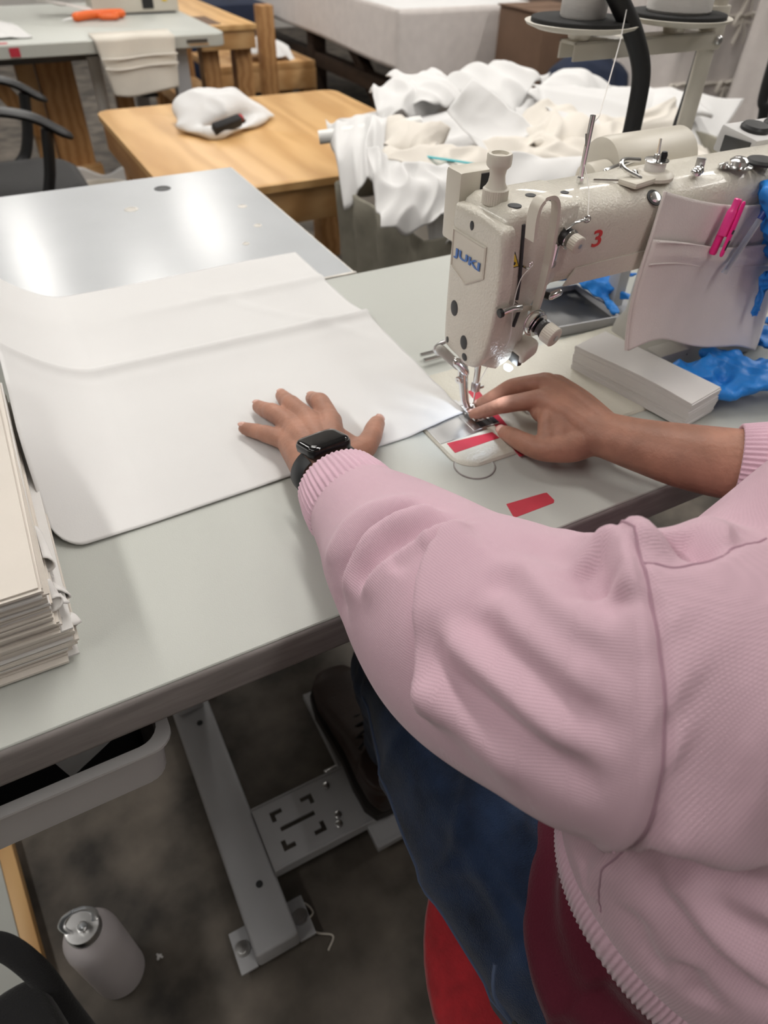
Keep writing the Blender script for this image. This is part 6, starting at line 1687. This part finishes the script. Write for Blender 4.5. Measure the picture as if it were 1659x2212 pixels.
# ---- jeans
def build_jeans():
    mb = MB()
    torso_loft(mb, [(0.37, 0.045, 0.455, 0.16, 0.13), (0.37, 0.045, 0.48, 0.196, 0.155), (0.37, 0.045, 0.54, 0.196, 0.155), (0.375, 0.045, 0.60, 0.175, 0.135), (0.38, 0.045, 0.63, 0.165, 0.125)], 48)
    for sgn, rows in ((1, [((0.275, 0.02, 0.535), 0.105, 0.085), ((0.262, 0.12, 0.540), 0.102, 0.088), ((0.249, 0.22, 0.548), 0.090, 0.083), ((0.254, 0.32, 0.552), 0.078, 0.076), ((0.268, 0.400, 0.545), 0.064, 0.066)]),
                      (-1, [((0.470, 0.02, 0.535), 0.105, 0.085), ((0.485, 0.12, 0.540), 0.102, 0.088), ((0.500, 0.22, 0.548), 0.090, 0.083), ((0.505, 0.32, 0.552), 0.078, 0.076), ((0.505, 0.400, 0.545), 0.066, 0.068)])):
        arm_loft(mb, rows, 32)
        k = np.array(rows[-1][0])
        mb.tube(catmull([k, k + (0.004, 0.030, -0.06), k + (0.030, 0.055, -0.20), k + (0.042, 0.080, -0.365)], 6), np.interp(np.linspace(0, 1, 19), [0, 0.2, 0.6, 1], [0.068, 0.066, 0.064, 0.060]), 28, True, True)
    V, F = remesh(mb, 0.004, 8)
    N = vnormals(V, F)
    # creases across the lap and behind the knee, long soft ones along the thigh
    rng = np.random.RandomState(4)
    D = np.zeros(len(V))
    for k in range(9):
        y0 = 0.02 + 0.05 * k + rng.uniform(-.01, .01); sl = rng.uniform(-.6, .6)
        q = (V[:, 1] - y0) - sl * (V[:, 0] - 0.24) * 0.8 - 0.02 * np.sin(V[:, 0] * 40 + k)
        D += rng.uniform(0.004, 0.008) * np.exp(-(q / 0.010) ** 2) * (0.5 + 0.5 * np.sin(V[:, 0] * 30 + k * 2))
    D += 0.002 * np.sin(V[:, 2] * 90 + V[:, 1] * 14)
    for x0, sl in ((0.205, -0.05), (0.235, -0.10), (0.19, 0.02)):
        q = V[:, 0] - x0 - sl * (V[:, 1] - 0.15)
        D += 0.005 * np.exp(-(q / 0.008) ** 2) * np.exp(-((V[:, 1] - 0.12) / 0.13) ** 2)
    V = V + N * D[:, None]
    o = mesh_obj('jeans', V, F, M['denim'], person, None, 180)
    o['label'] = 'dark blue denim jeans'
    bvh = BVHTree.FromPolygons([tuple(v) for v in V], F)
    def on(p, dirv, off=0.0006):
        h = bvh.ray_cast(Vector(p), Vector(dirv))
        return np.array(h[0] + h[1] * off) if h[0] else None
    # outer side seam, and the pocket edge near the hip
    pts = [on((0.05, y, z), (1, 0, 0)) for y, z in zip(np.linspace(-0.06, 0.40, 40), np.linspace(0.525, 0.560, 40))]
    pts = [q for q in pts if q is not None]
    MB().tube(pts, 0.0016, 6).build('side_seam', M['denim_seam'], o)
    pts = [on((0.05 + 0.02 * t, 0.105 - 0.035 * t, 0.9), (0.0, 0, -1)) for t in np.linspace(4.4, 7.5, 16)]
    pts = [on((0.0, 0.02 + 0.075 * t, 0.555 + 0.045 * t - 0.015 * math.sin(t * PI)), (1, 0, -0.15)) for t in np.linspace(0, 1, 16)]
    pts = [q for q in pts if q is not None]
    MB().tube(pts, 0.0022, 6).build('pocket_edge', M['denim_seam'], o)
    q = on((0.0, 0.055, 0.572), (1, 0, -0.15))
    if q is not None:
        MB().cyl(q - np.array((0.001, 0, 0)), q + np.array((-0.002, 0, 0.0005)), 0.0042, n=16).build('rivet', M['dark_steel'], o)


build_jeans()


# ---- lace-up shoes
def build_shoe(ox, oy, oz, yaw, tilt):
    Rm = (Matrix.Rotation(yaw, 3, 'Z') @ Matrix.Rotation(tilt, 3, 'X'))
    Rm = np.array(Rm)
    def W(x, y, z): return np.array((ox, oy, oz)) + Rm @ np.array((x, y, z))
    mb = MB()
    prof = [(0.000, 0.022, 0.030, 0.075), (0.02, 0.034, 0.036, 0.085), (0.06, 0.038, 0.038, 0.088), (0.11, 0.038, 0.036, 0.078), (0.16, 0.044, 0.044, 0.060),
            (0.205, 0.050, 0.050, 0.047), (0.245, 0.045, 0.045, 0.040), (0.268, 0.030, 0.030, 0.030), (0.276, 0.010, 0.010, 0.016)]
    rings = []
    for y, a, a2, h in prof:
        g = np.linspace(0, 2 * PI, 28, endpoint=False)
        c, s = np.cos(g), np.sin(g)
        rings.append(np.array([W(a * np.sign(ci) * abs(ci) ** 0.7, y, 0.024 + (h * 0.5) + h * 0.5 * np.sign(si) * abs(si) ** 0.7) for ci, si in zip(c, s)]))
    up = MB().loft(rings)
    up.tube([W(0, 0.045, 0.07), W(0, 0.035, 0.135)], [0.040, 0.043], 24, True, False)
    V, F = remesh(up, 0.004, 4)
    sh = mesh_obj('shoe', V, F, M['leather'], person, None, 180)
    sh['label'] = 'dark brown lace-up leather shoe on the pedal'
    rings = []
    for z, k in ((0.0, 0.96), (0.004, 1.02), (0.020, 1.03), (0.026, 1.0)):
        ring = [(p_[1] * k + 0.003, p_[0]) for p_ in prof]
        poly = [(x, y) for x, y in ring] + [(-x, y) for x, y in ring[::-1]]
        rings.append(np.array([W(x, y, z) for x, y in poly]))
    MB().loft(rings).build('sole', M['rubber_sole'], sh)
    for k in range(5):
        y = 0.085 + 0.019 * k; z = 0.118 - 0.0105 * k
        MB().tube(catmull([W(-0.024, y, z - 0.012), W(0, y + 0.004, z + 0.002), W(0.024, y, z - 0.012)], 5), 0.0022, 6).build('lace', M['black_cloth'], sh)


build_shoe(0.262, 0.425, 0.085, math.radians(-3), math.radians(5))
build_shoe(0.520, 0.425, 0.085, math.radians(-6), math.radians(5))


# ---- smartwatch on the left wrist
def build_watch():
    c = np.array((0.1960, 0.4725, 0.8470))
    u = nrm((0.985, 0.130, -0.035)); a = nrm((-0.06, 0.97, -0.25)); a = nrm(a - u * (a @ u)); n = np.cross(u, a)
    if n[2] < 0: n = -n
    w = MB()
    def rr(hx, hy, r, z, k=8):
        pts = []
        for sx, sy, a0 in ((1, 1, 0), (-1, 1, 90), (-1, -1, 180), (1, -1, 270)):
            for q in range(k + 1):
                t = math.radians(a0 + 90 * q / k)
                pts.append(c + u * (sx * (hx - r) + r * math.cos(t)) + a * (sy * (hy - r) + r * math.sin(t)) + n * z)
        return np.array(pts)
    # the long side of the case lies across the wrist
    w.loft([rr(.0195, .016, .007, -.0052), rr(.0222, .0188, .0095, -.003), rr(.0225, .019, .0098, .0015), rr(.0218, .0184, .0094, .0036)])
    case = w.build('watch_case', M['watch_black'], person, None, 50)
    case['label'] = 'black smartwatch case with a dark screen'
    MB().loft([rr(.0218, .0184, .0094, .0036), rr(.0212, .0178, .0090, .0050), rr(.0196, .0163, .008, .0060), rr(.015, .012, .006, .0064)]).build('watch_screen', M['watch_glass'], case, None, 180)
    q = c + a * 0.019 - u * 0.004
    MB().cyl(q + u * 0.012 - a * 0.001, q + u * 0.012 + a * 0.002, 0.0035, n=20, bev=0.0006).build('watch_crown', M['watch_black'], case)
    # strap: band round the wrist
    wc = np.array((0.1968, 0.4665, 0.8195)); wa = nrm((0.02, -0.97, 0.14))
    x = u - wa * (u @ wa); x = nrm(x); y = np.cross(wa, x)
    if y[2] < 0: y = -y
    rings = []
    A, B = 0.0325, 0.0255
    for t in np.linspace(math.radians(52), math.radians(-232), 56):
        ce = wc + x * A * math.cos(t) + y * B * math.sin(t)
        rad = nrm(x * math.cos(t) / A + y * math.sin(t) / B)
        rings.append(np.array([ce + wa * s1 * 0.0105 + rad * s2 for s1, s2 in ((-1, 0.0004), (-0.8, 0.0022), (0.8, 0.0022), (1, 0.0004), (0.8, -0.0008), (-0.8, -0.0008))]))
    MB().loft(rings).build('watch_strap', M['watch_strap'], case, None, 60)


build_watch()

# ------------------------------------------------------------------ things around the person's feet
sto = thing('stool', 'round stool with a red fabric seat under the seated person', 'stool', (0.322, 0.068, 0.0))
MB().lathe([(0.150, 0), (0.186, 0.006), (0.196, 0.022), (0.194, 0.040), (0.180, 0.050), (0.120, 0.0515), (0, 0.0515)], (0.322, 0.068, 0.390), n=56).build('seat', M['red_fabric'], sto, None, 60)
MB().lathe([(0.14, 0), (0.15, 0.004), (0.15, 0.02)], (0.322, 0.068, 0.370), n=40).build('seat_pan', M['black'], sto)
MB().cyl((0.322, 0.068, 0.08), (0.322, 0.068, 0.371), 0.026, n=18).build('column', M['chrome'], sto)
for k in range(5):
    a = k * 2 * PI / 5 + 0.9
    MB().tube([(0.322, 0.068, 0.09), (0.322 + 0.15 * math.cos(a), 0.068 + 0.15 * math.sin(a), 0.055)], [0.022, 0.014], 10, True, True).build('base_leg', M['black'], sto)
    MB().cyl((0.322 + 0.15 * math.cos(a), 0.068 + 0.15 * math.sin(a), 0.0), (0.322 + 0.15 * math.cos(a), 0.068 + 0.15 * math.sin(a), 0.05), 0.020, n=14).build('glide', M['black'], sto)

wbt = thing('water_bottle', 'pale water bottle with a steel lid standing on the concrete floor', 'bottle', (-0.196, 0.436, 0.0))
bx, by = -0.196, 0.436
MB().lathe([(0.029, 0), (0.034, 0.002), (0.0365, 0.010), (0.0365, 0.160), (0.0350, 0.176), (0.030, 0.190), (0.0235, 0.198), (0.0205, 0.201)], (bx, by, 0), n=48).build('body', M['bottle'], wbt, None, 60)
MB().lathe([(0.0205, 0), (0.0225, 0.001), (0.0225, 0.013), (0.0212, 0.0155), (0.0, 0.0160)], (bx, by, 0.2005), n=40).build('lid', M['steel'], wbt, None, 40)
hnd = MB()
for s in (-1, 1):
    hnd.tube(catmull([(bx + s * 0.016, by, 0.213), (bx + s * 0.020, by + 0.004, 0.232), (bx + s * 0.012, by + 0.006, 0.248), (bx, by + 0.006, 0.254)], 6), 0.0045, 10, flat=0.5)
hnd.build('carry_loop', M['pen_clear'], wbt)
MB().tube([(bx, by, 0.214), (bx + 0.002, by - 0.004, 0.226)], [0.007, 0.006], 14, True, True).build('spout', M['pen_clear'], wbt)

brd = thing('leaning_board', 'white board with a raw wood edge lying on the floor at the lower left', 'board', (-0.40, 0.62, 0.0))
MB().box((-0.4450, 0.650, 0.0125), (0.225, 0.60, 0.025), 0.002, (0, 0, math.radians(6.2))).build('panel', M['laminate'], brd)
MB().box((-0.3215, 0.6635, 0.0125), (0.022, 0.60, 0.0255), 0.001, (0, 0, math.radians(6.2))).build('wood_edge', M['ply'], brd)

bg = thing('black_bag', 'black cloth bag with a thick strap standing at the lower left corner', 'bag', (-0.32, 0.33, 0.0))
mb = MB().box((-0.300, 0.305, 0.15), (0.16, 0.13, 0.30), 0.03, (0, 0, 0.3))
V, F = remesh(mb, 0.008, 6)
V = V + vnormals(V, F) * (0.008 * vnoise(V, 4, 2, 6.0) - 0.010 * np.abs(vnoise(V, 7, 2, 5.0)))[:, None]
V[:, 2] = np.maximum(V[:, 2], 0.001)
mesh_obj('body', V, F, M['black_cloth'], bg, None, 180)
MB().tube(catmull([(-0.335, 0.385, 0.28), (-0.300, 0.412, 0.335), (-0.262, 0.410, 0.335), (-0.235, 0.378, 0.30), (-0.226, 0.345, 0.22), (-0.222, 0.320, 0.10)], 8), 0.014, 10, flat=0.5).build('strap', M['black_cloth'], bg)

# threads and lint lying on the floor
tag(MB().tube(catmull([(0.06, 0.385, 0.004), (0.085, 0.395, 0.006), (0.095, 0.375, 0.004), (0.075, 0.365, 0.005), (0.090, 0.345, 0.004), (0.110, 0.330, 0.003), (0.095, 0.315, 0.003)], 8), 0.0016, 6).build('loose_thread', M['canvas'], None, None, 180), 'tangled tan thread on the floor beside the stand foot', 'thread')
for i, (x, y, l) in enumerate(((-0.140, 0.43, 'small white lint speck on the floor right of the bottle'), (0.30, 0.99, 'small white lint speck on the floor near the shoe'), (0.17, 1.02, 'pale lint speck on the floor under the table edge'))):
    mb = MB()
    for k in range(3):
        mb.tube(catmull([(x + 0.004 * math.cos(k * 2), y + 0.004 * math.sin(k * 2), 0.003), (x, y, 0.006), (x - 0.005 * math.cos(k * 2 + 1), y - 0.004, 0.002)], 4), 0.0016, 6)
    tag(mb.build('lint', M['sheet'], None, None, 180), l, 'lint')
